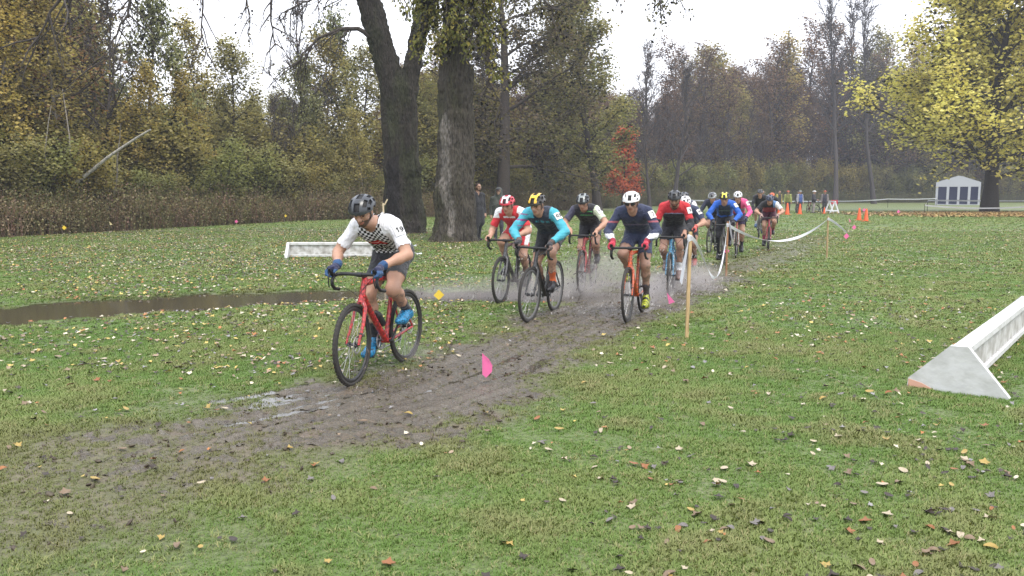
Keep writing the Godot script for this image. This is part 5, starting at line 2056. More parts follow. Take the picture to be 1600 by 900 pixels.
	# 7 and 8: close behind
	at = on_ground(3.05, -14.7, 20.0)
	ck = deg_to_rad(20.0)
	make_bicycle("dark bicycle in the spray behind the light blue bicycle", at, Color(0.05, 0.05, 0.06), Color(0.05, 0.05, 0.06), ck)
	make_rider("cyclist in navy with white striped helmet hidden behind the red topped rider", at, ck, {
		"cell": 0.016, "low": 0.07, "dye": {1: Color(0.03, 0.04, 0.08), 2: blk, 3: blk, 4: blk, 5: Color(0.5, 0.08, 0.05), 6: Color(0.5, 0.08, 0.05)}, "glove": Color(0.5, 0.1, 0.08), "helmet": [gloss(0.7, 0.7, 0.7)], "number": "43", "nod": 0.5})
	at = on_ground(3.55, -17.2, 20.0)
	make_bicycle("black bicycle almost hidden behind the riders at the stake", at, Color(0.04, 0.04, 0.04), Color(0.04, 0.04, 0.04), 1.0)
	make_rider("cyclist with dark helmet just seen above the white striped helmet", at, 1.0, {
		"cell": 0.018, "dye": {1: navy, 2: blk, 10: white, 11: navy, 3: blk, 4: blk, 5: blk, 6: blk}, "helmet": [gloss(0.06, 0.065, 0.07)], "nod": 0.45})
	# 9: dark, left of the blue rider
	at = on_ground(5.2, -21.6, 24.0)
	make_bicycle("black bicycle left of the blue rider", at, Color(0.03, 0.03, 0.03), Color(0.03, 0.03, 0.03), 2.2)
	make_rider("cyclist in dark navy with grey white helmet left of the blue rider", at, 2.2, {
		"cell": 0.018, "long": true, "dye": {1: Color(0.03, 0.035, 0.06), 2: blk, 3: white, 4: white, 5: blk, 6: blk}, "glove": blk, "helmet": [gloss(0.4, 0.42, 0.43), gloss(0.05, 0.05, 0.06)], "nod": 0.45})
	# 10: blue
	at = on_ground(4.5, -17.5, 17.0)
	ck = deg_to_rad(250.0)
	make_bicycle("black bicycle with yellow marks under the blue sleeved rider", at, Color(0.03, 0.03, 0.03), Color(0.06, 0.06, 0.03), ck)
	var blue := Color(0.02, 0.11, 0.48)
	make_rider("cyclist in bright blue sleeves with black and yellow helmet behind the tape", at, ck, {
		"cell": 0.016, "long": true, "tights": true, "dye": {1: blue, 2: blk, 14: blk, 15: blk, 10: blue, 11: blue, 12: blue, 13: blue, 3: blk, 4: blk, 5: blk, 6: blk},
		"paint": func(k, p, _n, q):
			if k == 1 and p.x > -0.02 and p.y < 1.34 and absf(p.z) < 0.12:
				return Color(0.02, 0.035, 0.06) if absf(p.y - 1.22) > 0.01 else Color(0.1, 0.16, 0.16)
			return q,
		"glove": blk, "helmet": [gloss(0.025, 0.025, 0.025), gloss(0.6, 0.55, 0.05)], "number": "5", "nod": 0.42, "elbow": 1.3})
	# 11: pink
	at = on_ground(5.5, -20.1, 17.0)
	ck = deg_to_rad(80.0)
	make_bicycle("orange and white bicycle under the pink sleeved rider", at, Color(0.5, 0.12, 0.06), Color(0.5, 0.45, 0.42), ck)
	var pink := Color(0.72, 0.1, 0.26)
	make_rider("cyclist with pink sleeves and a white helmet", at, ck, {
		"cell": 0.017, "long": true, "low": -0.02, "dye": {1: blk, 2: Color(0.03, 0.02, 0.06), 10: pink, 11: blk, 12: pink, 13: Color(0.3, 0.17, 0.12), 3: blk, 4: blk, 5: blk, 6: blk},
		"paint": func(k, p, _n, q):
			if k == 1 and p.y < 1.22:
				return Color(0.45, 0.06, 0.12) if p.y < 1.18 else Color(0.25, 0.25, 0.27)
			if k == 1 and p.z < -0.07:
				return pink
			return q,
		"glove": navy, "helmet": [gloss(0.72, 0.72, 0.72)], "number": "9", "nod": 0.35})
	# 12: black, behind
	at = on_ground(8.6, -28.6, 18.0)
	make_bicycle("dark bicycle with white socks rider behind the pink rider", at, Color(0.04, 0.04, 0.05), Color(0.04, 0.04, 0.05), 0.7)
	make_rider("cyclist all in black between the pink rider and the last rider", at, 0.7, {
		"cell": 0.02, "long": true, "low": -0.1, "dye": {1: blk, 2: blk, 3: white, 4: white, 5: Color(0.1, 0.2, 0.4), 6: Color(0.1, 0.2, 0.4)}, "glove": blk, "helmet": [gloss(0.06, 0.065, 0.07)], "nod": 0.15})
	# 13: dark top, red bike
	at = on_ground(7.05, -22.5, 16.0)
	ck = deg_to_rad(290.0)
	make_bicycle("red bicycle under the rightmost rider", at, Color(0.5, 0.03, 0.05), Color(0.5, 0.03, 0.05), ck)
	make_rider("rightmost cyclist with dark blue helmet and white left shoulder", at, ck, {
		"cell": 0.017, "dye": {1: blk, 2: Color(0.06, 0.015, 0.03), 10: white, 11: blk, 3: Color(0.3, 0.05, 0.1), 4: Color(0.3, 0.05, 0.1), 5: blk, 6: blk},
		"paint": func(k, p, _n, q):
			if k == 1 and p.y < 1.2:
				return Color(0.3, 0.02, 0.04)
			if k == 1 and p.z < -0.1:
				return Color(0.1, 0.2, 0.4)
			return q,
		"glove": Color(0.3, 0.2, 0.18), "helmet": [gloss(0.05, 0.06, 0.1)], "number": "6", "nod": 0.5, "low": 0.06, "elbow": 1.3})
	# 14: orange helmet peeping out
	at = on_ground(11.2, -35.5, 18.0)
	make_bicycle("grey bicycle hidden behind the black clad rider", at, Color(0.1, 0.1, 0.1), Color(0.1, 0.1, 0.1), 0.2)
	make_rider("cyclist with bright orange helmet behind the rightmost rider", at, 0.2, {
		"cell": 0.022, "long": true, "dye": {1: blk, 2: blk, 3: blk, 4: blk, 5: blk, 6: blk}, "helmet": [gloss(0.75, 0.14, 0.04)], "nod": 0.2})


# a person standing on the ground, facing local x
func make_stander(label: String, at: Vector3, turn: float, c: Dictionary) -> Node3D:
	var t := thing("person", label, "person", at, turn, c.get("group", "spectators"))
	var s0: float = c.get("tall", 1.78) / 1.78
	t.scale = Vector3.ONE * s0
	var b := []
	var wide: float = c.get("wide", 1.0)
	for s in [-1.0, 1.0]:
		var hip := Vector3(0, 0.92, s * 0.09)
		var kn := Vector3(0.03 + c.get("step", 0.0) * s, 0.5, s * 0.1)
		var an := Vector3(-0.02 + c.get("step", 0.0) * s * 1.6, 0.08, s * 0.11)
		b.append([hip, kn, 0.085, 0.06, 2])
		b.append([kn, an, 0.06, 0.045, 2])
		b.append([an + Vector3(-0.02, -0.03, 0), an + Vector3(0.15, -0.045, s * 0.02), 0.045, 0.035, 5])
		b.append([Vector3(0, 0.95, s * 0.06), Vector3(-0.01, 1.2, s * 0.07), 0.115 * wide, 0.115 * wide, 1])
		b.append([Vector3(-0.01, 1.2, s * 0.07), Vector3(-0.02, 1.4, s * 0.1), 0.115 * wide, 0.09, 1])
		b.append([Vector3(-0.02, 1.44, s * 0.08), Vector3(-0.02, 1.42, s * 0.19), 0.07, 0.07, 1])
		var sh := Vector3(-0.02, 1.41, s * 0.205)
		var el := sh + Vector3(-0.02 if not c.get("hands_front", false) else 0.02, -0.29, s * 0.05)
		var wr := el + (Vector3(0.07, -0.24, 0.0) if not c.get("hands_front", false) else Vector3(0.22, -0.06, -s * 0.12))
		b.append([sh, el, 0.066 * wide, 0.056 * wide, 1])
		b.append([el, wr, 0.056 * wide, 0.04, 1])
		b.append([wr, wr + (wr - el).normalized() * 0.08, 0.032, 0.035, 0])
		for f in 4:
			var k0 := wr + (wr - el).normalized() * 0.09 + Vector3(0.027 - f * 0.018, 0, 0)
			b.append([k0, k0 + (wr - el).normalized() * 0.05 + Vector3(0, -0.01, -s * 0.012), 0.01, 0.009, 0])
		if c.get("coat", false):
			b.append([Vector3(0, 0.95, s * 0.05), Vector3(0.0, 0.6, s * 0.08), 0.14, 0.15, 1])
	b.append([Vector3(-0.02, 1.45, 0), Vector3(0.0, 1.58, 0), 0.06, 0.055, 0 if not c.get("hood", false) else 1])
	if c.get("hood", false):
		b.append([Vector3(-0.045, 1.56, 0), Vector3(-0.03, 1.69, 0), 0.115, 0.108, 1])
	var w := nets(b, c.get("cell", 0.018), 60.0)
	var skin := Color(0.4, 0.24, 0.17)
	var mb := MB.new()
	add_net(mb, w, [], 0.0, func(_k, _p, _n): return skin)
	var ht := Transform3D(Basis(Vector3.UP, c.get("yaw", 0.0)), Vector3(0.03, 1.665, 0))
	add_net(mb, head_net, [], 0.0, func(k, _p, _n): return Color(0.08, 0.05, 0.04) if k == 4 or (k == 3 and c.get("beard", false)) else skin, ht)
	part("body", mb.mesh(), M.skin, t)
	mb = MB.new()
	add_net(mb, w, [1], 0.012, func(_k, p: Vector3, _n): return c.alt if c.has("alt") and absf(p.z) > 0.15 else c.top)
	part("coat" if c.get("coat", false) else "jacket", mb.mesh(), M.cloth, t)
	mb = MB.new()
	add_net(mb, w, [2], 0.01, func(_k, p: Vector3, _n): return c.legs)
	part("trousers", mb.mesh(), M.cloth, t)
	mb = MB.new()
	add_net(mb, w, [5], 0.006, func(_k, _p, _n): return Color(0.03, 0.03, 0.03))
	part("boots", mb.mesh(), M.cloth, t)
	if c.has("helmet"):
		var hm := part("helmet", helmet.vent, M.inner, t)
		hm.transform = ht
		part("shell", helmet.shell, c.helmet, hm)
	elif not c.get("hood", false):
		mb = MB.new()
		mb.ball(Vector3(-0.018, 0.05, 0), Vector3(0.097, 0.078, 0.085), Basis(), 14, 10)
		part("hair", mb.mesh(), c.get("hair", M.black), t).transform = ht
	else:
		mb = MB.new()
		mb.ball(Vector3(0.0, 0.062, 0), Vector3(0.085, 0.06, 0.082), Basis(), 14, 8)
		mb.ball(Vector3(0.09, 0.05, 0), Vector3(0.05, 0.012, 0.06), Basis(), 12, 6)
		part("cap", mb.mesh(), M.black, t).transform = ht
		part("sunglasses", helmet.glasses, M.lens, t).transform = ht
	return t


func make_bystanders() -> void:
	make_stander("spectator in a long black coat half hidden by the stout tree", Vector3(-1.14, 0, -27.4), -PI / 2 + 0.7, {"coat": true, "top": Color(0.022, 0.023, 0.026), "legs": Color(0.03, 0.03, 0.033), "tall": 1.9, "step": 0.05, "cell": 0.02, "hair": mat(0.05, 0.03, 0.022, 0.8), "beard": true})
	make_stander("spectator in a dark green hooded jacket and dark trousers", Vector3(-0.45, 0, -27.8), -PI / 2 - 0.15, {"hood": true, "top": Color(0.06, 0.07, 0.055), "legs": Color(0.045, 0.047, 0.055), "tall": 1.76, "wide": 1.15, "cell": 0.02})
	var g := "waiting group at the far cones"
	make_stander("far bystander in black vest with yellow sleeves", Vector3(21.0, 0, -64.8), -1.2, {"top": Color(0.03, 0.03, 0.035), "alt": Color(0.35, 0.28, 0.06), "legs": Color(0.05, 0.04, 0.04), "cell": 0.035, "group": g})
	make_stander("far bystander in lime top with orange helmet", Vector3(22.1, 0, -66.0), -1.9, {"top": Color(0.16, 0.17, 0.05), "alt": Color(0.3, 0.34, 0.1), "legs": Color(0.05, 0.045, 0.05), "helmet": gloss(0.65, 0.15, 0.06), "cell": 0.035, "group": g})
	make_stander("far bystander in blue top with white sleeves", Vector3(22.8, 0, -65.2), -1.3, {"top": Color(0.04, 0.08, 0.25), "alt": Color(0.3, 0.3, 0.34), "legs": Color(0.06, 0.06, 0.07), "helmet": gloss(0.3, 0.33, 0.3), "cell": 0.035, "group": g})
	make_stander("far bystander in black jacket with white helmet and pale shorts", Vector3(24.0, 0, -65.5), -0.6, {"top": Color(0.03, 0.03, 0.038), "legs": Color(0.32, 0.28, 0.27), "helmet": gloss(0.75, 0.75, 0.75), "wide": 1.2, "hands_front": true, "cell": 0.035, "group": g})
	make_stander("far bystander in dark vest with orange cap", Vector3(24.9, 0, -65.6), -1.8, {"top": Color(0.035, 0.035, 0.05), "alt": Color(0.2, 0.18, 0.17), "legs": Color(0.06, 0.06, 0.065), "helmet": gloss(0.6, 0.13, 0.06), "cell": 0.035, "group": g})
	make_stander("far bystander in brown behind the last riders", Vector3(19.4, 0, -65.0), -1.5, {"top": Color(0.09, 0.06, 0.05), "legs": Color(0.05, 0.05, 0.05), "cell": 0.035, "group": g})
	make_stander("far bystander in pale pink top behind the pink sleeved rider", Vector3(17.0, 0, -62.0), -1.5, {"top": Color(0.3, 0.12, 0.14), "legs": Color(0.05, 0.05, 0.06), "cell": 0.035, "group": g})
	make_stander("far bystander in dark green beside the one in black vest", Vector3(20.2, 0, -66.4), -1.0, {"top": Color(0.04, 0.055, 0.04), "legs": Color(0.04, 0.04, 0.045), "cell": 0.035, "group": g})
	make_stander("far bystander in maroon between the lime and blue tops", Vector3(22.6, 0, -67.4), -1.6, {"top": Color(0.12, 0.02, 0.03), "legs": Color(0.04, 0.04, 0.045), "helmet": gloss(0.04, 0.04, 0.05), "cell": 0.035, "group": g})
	make_stander("far bystander in charcoal behind the one with white helmet", Vector3(23.5, 0, -67.6), -1.2, {"top": Color(0.04, 0.04, 0.045), "legs": Color(0.03, 0.03, 0.035), "wide": 1.15, "cell": 0.035, "group": g})
	make_stander("far bystander in brown coat left of the far group", Vector3(18.2, 0, -66.5), -1.4, {"coat": true, "top": Color(0.06, 0.045, 0.035), "legs": Color(0.03, 0.03, 0.03), "cell": 0.035, "group": g})
	for a in [[22.5, -65.0, 200.0, "grey bicycle held by the far bystander in blue"], [23.7, -65.2, 190.0, "red bicycle held by the far bystander in black"], [24.8, -65.0, 160.0, "dark bicycle held by the far bystander in the dark vest"]]:
		make_bicycle(a[3], on_ground(a[0], a[1], a[2] + 175.0), [Color(0.15, 0.15, 0.16), Color(0.4, 0.03, 0.04), Color(0.04, 0.04, 0.05)][int(a[0]) - 22], Color(0.05, 0.05, 0.05), 1.0)


# ------------------------------------------------------------------ barriers, stakes, tape, flags, tent
func barrier(label: String, at: Vector3, turn: float, length: float, marked: bool) -> void:
	var t := thing("jump_barrier", label, "barrier", at, turn, "white cyclocross barriers")
	var m := mat(0.58, 0.58, 0.585, 0.75)
	grained(m, M.chalk, 0.9, M.chalk_bump, 0.15)
	m.uv1_world_triplanar = true
	var web := mat(0.58, 0.58, 0.585, 0.75)
	grained(web, M.stain, 0.8, M.chalk_bump, 0.1)
	web.uv1_world_triplanar = true
	var plate := PackedVector2Array([Vector2(0.37, 0.0), Vector2(0.365, 0.085), Vector2(0.07, 0.385), Vector2(-0.055, 0.39), Vector2(-0.36, 0.02), Vector2(-0.36, 0.0)])
	for e in 2:
		var mb := MB.new()
		mb.slab(plate, 0.07, Transform3D(Basis(Vector3.UP, PI / 2), Vector3(e * length, -0.01, 0)))
		part("end_plate", mb.mesh(), m, t)
	var b := MB.new()
	b.box(Vector3(length - 0.075, 0.07, 0.13), Transform3D(Basis(), Vector3(length / 2, 0.3425, 0)), 0.01)
	part("top_beam", b.mesh(), m, t)
	b = MB.new()
	b.box(Vector3(length - 0.075, 0.228, 0.06), Transform3D(Basis(), Vector3(length / 2, 0.193, 0)), 0.003)
	part("web_panel", b.mesh(), web, t)
	b = MB.new()
	b.box(Vector3(length - 0.075, 0.06, 0.11), Transform3D(Basis(), Vector3(length / 2, 0.048, 0)), 0.008)
	part("bottom_rail", b.mesh(), m, t)
	if marked:
		b = MB.new()
		b.slab(PackedVector2Array([Vector2(0.362, 0.004), Vector2(0.36, 0.078), Vector2(0.26, 0.055), Vector2(0.15, 0.004)]), 0.004, Transform3D(Basis(Vector3.UP, PI / 2), Vector3(-0.037, -0.008, 0)))
		part("paint_mark", b.mesh(), mat(0.6, 0.34, 0.25, 0.8), t)


func sag(a: Vector3, b: Vector3, drop: float, n: int, w: float, twist: float, skew := 0.5) -> Array:
	var p := PackedVector3Array()
	var x := PackedVector3Array()
	for i in n + 1:
		var f := float(i) / n
		var g := pow(f, log(0.5) / log(skew))
		p.push_back(a.lerp(b, f) - Vector3(0, drop * 4.0 * g * (1.0 - g), 0))
		var an := twist * f * TAU + 0.3
		x.push_back((Vector3.UP * cos(an) + Vector3(0.3, 0, 0.95) * sin(an)).normalized() * w)
	return [p, x]


func flag_mesh(pts: PackedVector2Array, w: float, bend: float) -> ArrayMesh:
	var mb := MB.new()
	mb.slab(pts, 0.002, Transform3D())
	for i in mb.v.size():
		var p := mb.v[i]
		mb.v[i] = Vector3(p.x, p.y, p.z + sin(p.x / w * PI) * bend)
	return mb.mesh()


func make_course() -> void:
	M.chalk = noise_tex(0.012, 101, Color(0.84, 0.84, 0.82), Color(1.1, 1.1, 1.1), 512, 5)
	M.chalk_bump = noise_tex(0.05, 102, Color.BLACK, Color.WHITE, 512, 4)
	M.stain = noise_tex(0.012, 103, Color(0.62, 0.6, 0.56), Color(1.15, 1.15, 1.15), 512, 5)
	barrier("white concrete jump barrier in the right foreground", Vector3(3.56, 0, -6.4), atan2(0.78, 0.62), 4.0, true)
	barrier("white jump barrier lying behind the leading rider", Vector3(-5.52, 0, -20.25), 0.02, 2.95, false)
	M.pine = mat(0.5, 0.36, 0.2, 0.8)
	grained(M.pine, noise_tex(0.02, 104, Color(0.75, 0.72, 0.68), Color(1.15, 1.15, 1.1), 256, 4), 3.0)
	M.pine.uv1_scale = Vector3(9, 0.8, 9)
	M.tape = mat(0.72, 0.73, 0.76, 0.45)
	M.tape.backlight_enabled = true
	M.tape.backlight = lin(0.4, 0.4, 0.42)
	var stakes := [
		["tall wooden stake nearest the camera in front of the red topped rider", Vector3(1.91, 0, -8.81), 1.17, Color(0.5, 0.36, 0.2)],
		["wooden stake in front of the blue rider holding up the tape", Vector3(4.15, 0, -15.8), 1.04, Color(0.32, 0.17, 0.09)],
		["wooden stake at the right end of the sagging tape", Vector3(7.66, 0, -19.9), 1.03, Color(0.42, 0.31, 0.18)],
		["wooden stake behind the back of the leading rider", Vector3(-3.05, 0, -19.6), 1.35, Color(0.55, 0.46, 0.33)]]
	for i in stakes.size():
		var s: Array = stakes[i]
		var mb := MB.new()
		mb.box(Vector3(0.036, s[2] + 0.1, 0.024), Transform3D(Basis(Vector3.BACK, 0.012 * (i - 1)), Vector3(0, s[2] / 2 - 0.05, 0)), 0.003)
		var t := thing("wooden_stake", s[0], "stake", s[1], 0.3, "stakes carrying the course tape")
		var m: StandardMaterial3D = M.pine.duplicate()
		m.albedo_color = (s[3] as Color).linear_to_srgb()
		part("post", mb.mesh(), m, t)
		if i != 3:
			mb = MB.new()
			for k in 4:
				var y: float = s[2] - 0.05 - k * 0.012
				mb.box(Vector3(0.046, 0.03, 0.034), Transform3D(Basis(Vector3.BACK, 0.25 * (k - 1.5)), Vector3(0, y, 0)), 0.004)
			part("tape_knot", mb.mesh(), M.tape, t)
		else:
			mb = MB.new()
			mb.box(Vector3(0.03, 0.16, 0.02), Transform3D(Basis(Vector3.BACK, -0.5), Vector3(0.05, s[2] + 0.02, 0)), 0.003)
			part("splinter", mb.mesh(), m, t)
	var a := Vector3(1.93, 1.1, -8.81)
	var b := Vector3(4.15, 0.98, -15.8)
	var c := Vector3(7.66, 0.97, -19.9)
	var mb := MB.new()
	var r := sag(a, b, 0.78, 40, 0.024, 1.0, 0.62)
	mb.ribbon(r[0], r[1])
	r = sag(Vector3(1.9, 1.12, -8.8), Vector3(1.82, 0.62, -8.78), 0.0, 8, 0.03, 0.3)
	mb.ribbon(r[0], r[1])
	var o := part("course_tape", mb.mesh(), M.tape, self)
	tag(o, "white plastic tape drooping low from the nearest stake to the second", "tape", "white course tape")
	mb = MB.new()
	r = sag(b, c, 0.42, 40, 0.03, 0.6, 0.5)
	mb.ribbon(r[0], r[1])
	r = sag(c, c + Vector3(0.42, -0.34, 0.1), -0.03, 10, 0.028, 0.2)
	mb.ribbon(r[0], r[1])
	r = sag(b + Vector3(0.03, 0.06, 0), b + Vector3(0.1, -0.36, 0.02), 0.0, 8, 0.028, 0.4)
	mb.ribbon(r[0], r[1])
	o = part("course_tape", mb.mesh(), M.tape, self)
	tag(o, "white plastic tape sagging between the second and third stakes", "tape", "white course tape")
	# loose ends by the left barrier
	mb = MB.new()
	for k in 7:
		var p := Vector3(-2.55 + 0.1 * sin(k * 2.1), 0.05 + 0.05 * k, -20.1 + 0.1 * cos(k * 1.7))
		r = sag(p, p + Vector3(0.32 * cos(k * 1.9) + 0.08, -0.06 + 0.1 * sin(k * 1.1), 0.15 * sin(k * 2.4)), 0.03, 6, 0.028, 0.3)
		mb.ribbon(r[0], r[1], 0.004)
	o = part("crumpled_tape", mb.mesh(), M.tape, self)
	tag(o, "crumpled white tape at the right end of the rear barrier", "tape")
	mb = MB.new()
	r = sag(Vector3(-3.95, 0.5, -19.7), Vector3(-3.05, 1.15, -19.6), 0.05, 10, 0.045, 0.3)
	mb.ribbon(r[0], r[1], 0.004)
	o = part("tape_end", mb.mesh(), M.tape, self)
	tag(o, "short white tape strip slanting up behind the leading rider", "tape")
	# marker flags: [label, place, colour, height of the flag above the ground, size, turn, outline]
	var tall := PackedVector2Array([Vector2(0, 1), Vector2(0.28, 0.78), Vector2(0.42, 0.5), Vector2(0.4, 0.25), Vector2(0.16, 0), Vector2(0, 0.12)])
	var kite := PackedVector2Array([Vector2(0, 0.45), Vector2(0.5, 1.0), Vector2(1, 0.5), Vector2(0.5, 0.0)])
	var tri := PackedVector2Array([Vector2(0, 1), Vector2(0.75, 0.15), Vector2(0.2, 0.0)])
	var pink := Color(0.8, 0.13, 0.36)
	var yellow := Color(0.8, 0.56, 0.02)
	for f in [
		["large pink marker flag at the edge of the mud", Vector3(-0.25, 0, -6.75), pink, 0.045, 0.205, 0.0, tall], ["yellow marker flag behind the leading bicycle", Vector3(-1.13, 0, -11.7), yellow, 0.05, 0.155, 0.0, kite],
		["pink marker flag left of the nearest stake", Vector3(2.15, 0, -11.3), pink, 0.05, 0.16, 0.0, tri], ["pink marker flag in front of the blue rider's wheel", Vector3(4.4, 0, -17.0), pink, 0.33, 0.12, 0.0, kite],
		["largest of the pink flags right of the third stake", Vector3(10.6, 0, -26.2), pink, 0.12, 0.2, 0.2, kite], ["middle of the pink flags right of the third stake", Vector3(13.5, 0, -32.6), pink, 0.14, 0.2, 0.2, kite],
		["farthest of the three pink flags in a row", Vector3(16.8, 0, -41.0), pink, 0.15, 0.2, 0.2, tri], ["tiny pink flag left of the yellow maple", Vector3(28.3, 0, -60.5), pink, 0.1, 0.28, 0.2, kite],
		["tiny pink flag behind the paired orange cones", Vector3(24.5, 0, -57.5), pink, 0.3, 0.25, 0.2, kite], ["small yellow flag leftmost before the reeds", Vector3(-15.8, 0, -28.8), yellow, 0.3, 0.16, 0.1, kite],
		["small pale yellow flag second before the reeds", Vector3(-15.6, 0, -31.8), Color(0.6, 0.5, 0.25), 0.35, 0.16, 0.3, tri], ["small pink flag before the reeds", Vector3(-12.4, 0, -36.7), pink, 0.25, 0.16, 0.1, kite],
		["small yellow flag before the reeds nearest the big trees", Vector3(-12.2, 0, -44.0), yellow, 0.3, 0.16, 0.1, kite]]:
		var t := thing("marker_flag", f[0], "flag", f[1], f[5], "marker flags on wires")
		var pts := PackedVector2Array()
		for p in f[6]:
			pts.push_back(p * f[4])
		var m := mat(f[2].r, f[2].g, f[2].b, 0.6)
		m.backlight_enabled = true
		m.backlight = lin(0.5, 0.5, 0.5)
		var fl := part("flag", flag_mesh(pts, f[4] * 0.5, f[4] * 0.12), m, t)
		fl.position.y = f[3]
		var wb := MB.new()
		var wx: float = 0.0 if f[6] != kite else f[4] * 0.02
		wb.bar(Vector3(wx, -0.05, 0), Vector3(wx, f[3] + f[4] * (0.95 if f[6] != kite else 0.5), 0), 0.0018, -1, 5)
		part("wire", wb.mesh(), M.steel, t)
	# cones
	var cone := MB.new()
	cone.lathe([Vector2(0.0, 0.03), Vector2(0.15, 0.03), Vector2(0.13, 0.06), Vector2(0.1, 0.3), Vector2(0.05, 0.66), Vector2(0.035, 0.72), Vector2(0.0, 0.72)], Transform3D(), 16)
	var foot := MB.new()
	foot.box(Vector3(0.36, 0.03, 0.36), Transform3D(Basis(), Vector3(0, 0.015, 0)), 0.01)
	var cm := cone.mesh()
	var fm := foot.mesh()
	var orange := mat(0.75, 0.12, 0.03, 0.5)
	for q in [["right one of the paired orange cones on the lawn", Vector3(19.95, 0, -46.3), 1.0], ["left one of the paired orange cones on the lawn", Vector3(20.4, 0, -48.3), 1.0], ["leftmost orange cone before the far group", Vector3(19.9, 0, -61.3), 1.05], ["orange cone second before the far group", Vector3(20.35, 0, -60.8), 1.2], ["orange cone under the far bystander in blue", Vector3(21.7, 0, -62.0), 1.1], ["small orange cone near the far sawhorse", Vector3(24.3, 0, -64.0), 0.7]]:
		var t := thing("traffic_cone", q[0], "cone", q[1], 0.4, "orange traffic cones")
		t.scale = Vector3.ONE * q[2]
		part("cone_body", cm, orange, t)
		part("cone_foot", fm, orange, t)
	# white sawhorse seen end on, red sign, far tape
	var t := thing("sawhorse", "white A shaped sawhorse far behind the third stake", "sawhorse", Vector3(24.9, 0, -63.5), 0.0)
	var wp := mat(0.66, 0.67, 0.7, 0.6)
	for e in 2:
		for s in [-1.0, 1.0]:
			mb = MB.new()
			mb.box(Vector3(0.1, 0.98, 0.05), Transform3D(Basis(Vector3.BACK, s * 0.36), Vector3(s * 0.19, 0.45, e * -1.1)), 0.005)
			part("leg", mb.mesh(), wp, t)
		mb = MB.new()
		mb.box(Vector3(0.5, 0.1, 0.03), Transform3D(Basis(), Vector3(0, 0.24, e * -1.1 + 0.042)), 0.004)
		part("cross_bar", mb.mesh(), wp, t)
	mb = MB.new()
	mb.box(Vector3(0.12, 0.1, 1.3), Transform3D(Basis(), Vector3(0, 0.94, -0.55)), 0.005)
	part("top_beam", mb.mesh(), wp, t)
	t = thing("red_sign", "small red sign on a post by the far tape", "sign", Vector3(27.6, 0, -70.5), 0.0)
	mb = MB.new()
	mb.box(Vector3(0.55, 0.36, 0.03), Transform3D(Basis(), Vector3(0, 0.82, 0.02)), 0.01)
	part("panel", mb.mesh(), mat(0.55, 0.02, 0.04, 0.5), t)
	mb = MB.new()
	mb.box(Vector3(0.05, 0.9, 0.04), Transform3D(Basis(), Vector3(0, 0.4, -0.02)), 0.004)
	part("post", mb.mesh(), M.pine, t)
	var run := [[Vector3(14.0, 1.0, -72), Vector3(27.4, 0.9, -70.6), "far white tape behind the waiting group"], [Vector3(27.9, 0.9, -70.6), Vector3(42.0, 0.95, -92), "far white tape between the red sign and the tent"], [Vector3(42.0, 0.95, -92), Vector3(50.0, 0.98, -97), "far white tape left of the tent"], [Vector3(36.6, 0.95, -72.5), Vector3(60.0, 0.95, -79), "upper white tape in front of the tent"], [Vector3(32.1, 0.65, -64.0), Vector3(42.3, 0.6, -66.0), "lower white tape sagging before the maple trunk"], [Vector3(32.1, 0.65, -64.0), Vector3(36.6, 0.95, -72.5), "slanting white tape joining the two tapes before the tent"]]
	var posts := {}
	for q in run:
		mb = MB.new()
		r = sag(q[0], q[1], 0.22 if q[2].begins_with("lower") else 0.06, 16, 0.055, 0.0)
		mb.ribbon(r[0], r[1], 0.004)
		o = part("course_tape", mb.mesh(), M.tape, self)
		tag(o, q[2], "tape", "white course tape")
		posts[q[0]] = true
		posts[q[1]] = true
	var num := 0
	for p in posts:
		mb = MB.new()
		mb.box(Vector3(0.035, p.y + 0.12, 0.03), Transform3D(Basis(), Vector3(0, (p.y + 0.02) / 2, 0)), 0.004)
		o = part("tape_post", mb.mesh(), M.bark_plain, self)
		o.position = Vector3(p.x, 0, p.z - 0.02)
		tag(o, "thin dark post carrying the far white tape", "post", "thin posts of the far tape")
		num += 1
	# the tent
	t = thing("marquee_tent", "white party tent with four dark windows beside the yellow maple", "tent", Vector3(60.8, 0, -112.5), -0.5)
	t.scale = Vector3(0.9, 0.95, 0.9)
	var pvc := mat(0.42, 0.43, 0.47, 0.55)
	var wx := [-2.95, -2.65, -1.5, -1.15, -0.05, 0.28, 1.35, 1.7, 2.7, 2.95]
	for i in 5:
		mb = MB.new()
		mb.box(Vector3(wx[i * 2 + 1] - wx[i * 2], 2.5, 0.06), Transform3D(Basis(), Vector3((wx[i * 2] + wx[i * 2 + 1]) / 2, 1.35, 0)), 0.01)
		part("wall_strip", mb.mesh(), pvc, t)
	var dark := mat(0.012, 0.016, 0.05, 0.25)
	for i in 4:
		mb = MB.new()
		mb.box(Vector3(wx[i * 2 + 2] - wx[i * 2 + 1], 2.5, 0.02), Transform3D(Basis(), Vector3((wx[i * 2 + 1] + wx[i * 2 + 2]) / 2, 1.35, -0.03)))
		part("window_panel", mb.mesh(), dark, t)
	mb = MB.new()
	mb.slab(PackedVector2Array([Vector2(-3.0, 2.6), Vector2(3.0, 2.6), Vector2(3.0, 3.25), Vector2(0.5, 4.1), Vector2(-0.1, 4.15), Vector2(-3.0, 3.25)]), 0.05, Transform3D(Basis(), Vector3(0, 0, 0.01)))
	part("gable", mb.mesh(), pvc, t)
	mb = MB.new()
	mb.box(Vector3(5.9, 0.1, 0.07), Transform3D(Basis(), Vector3(0, 0.05, 0)), 0.01)
	part("skirt", mb.mesh(), pvc, t)
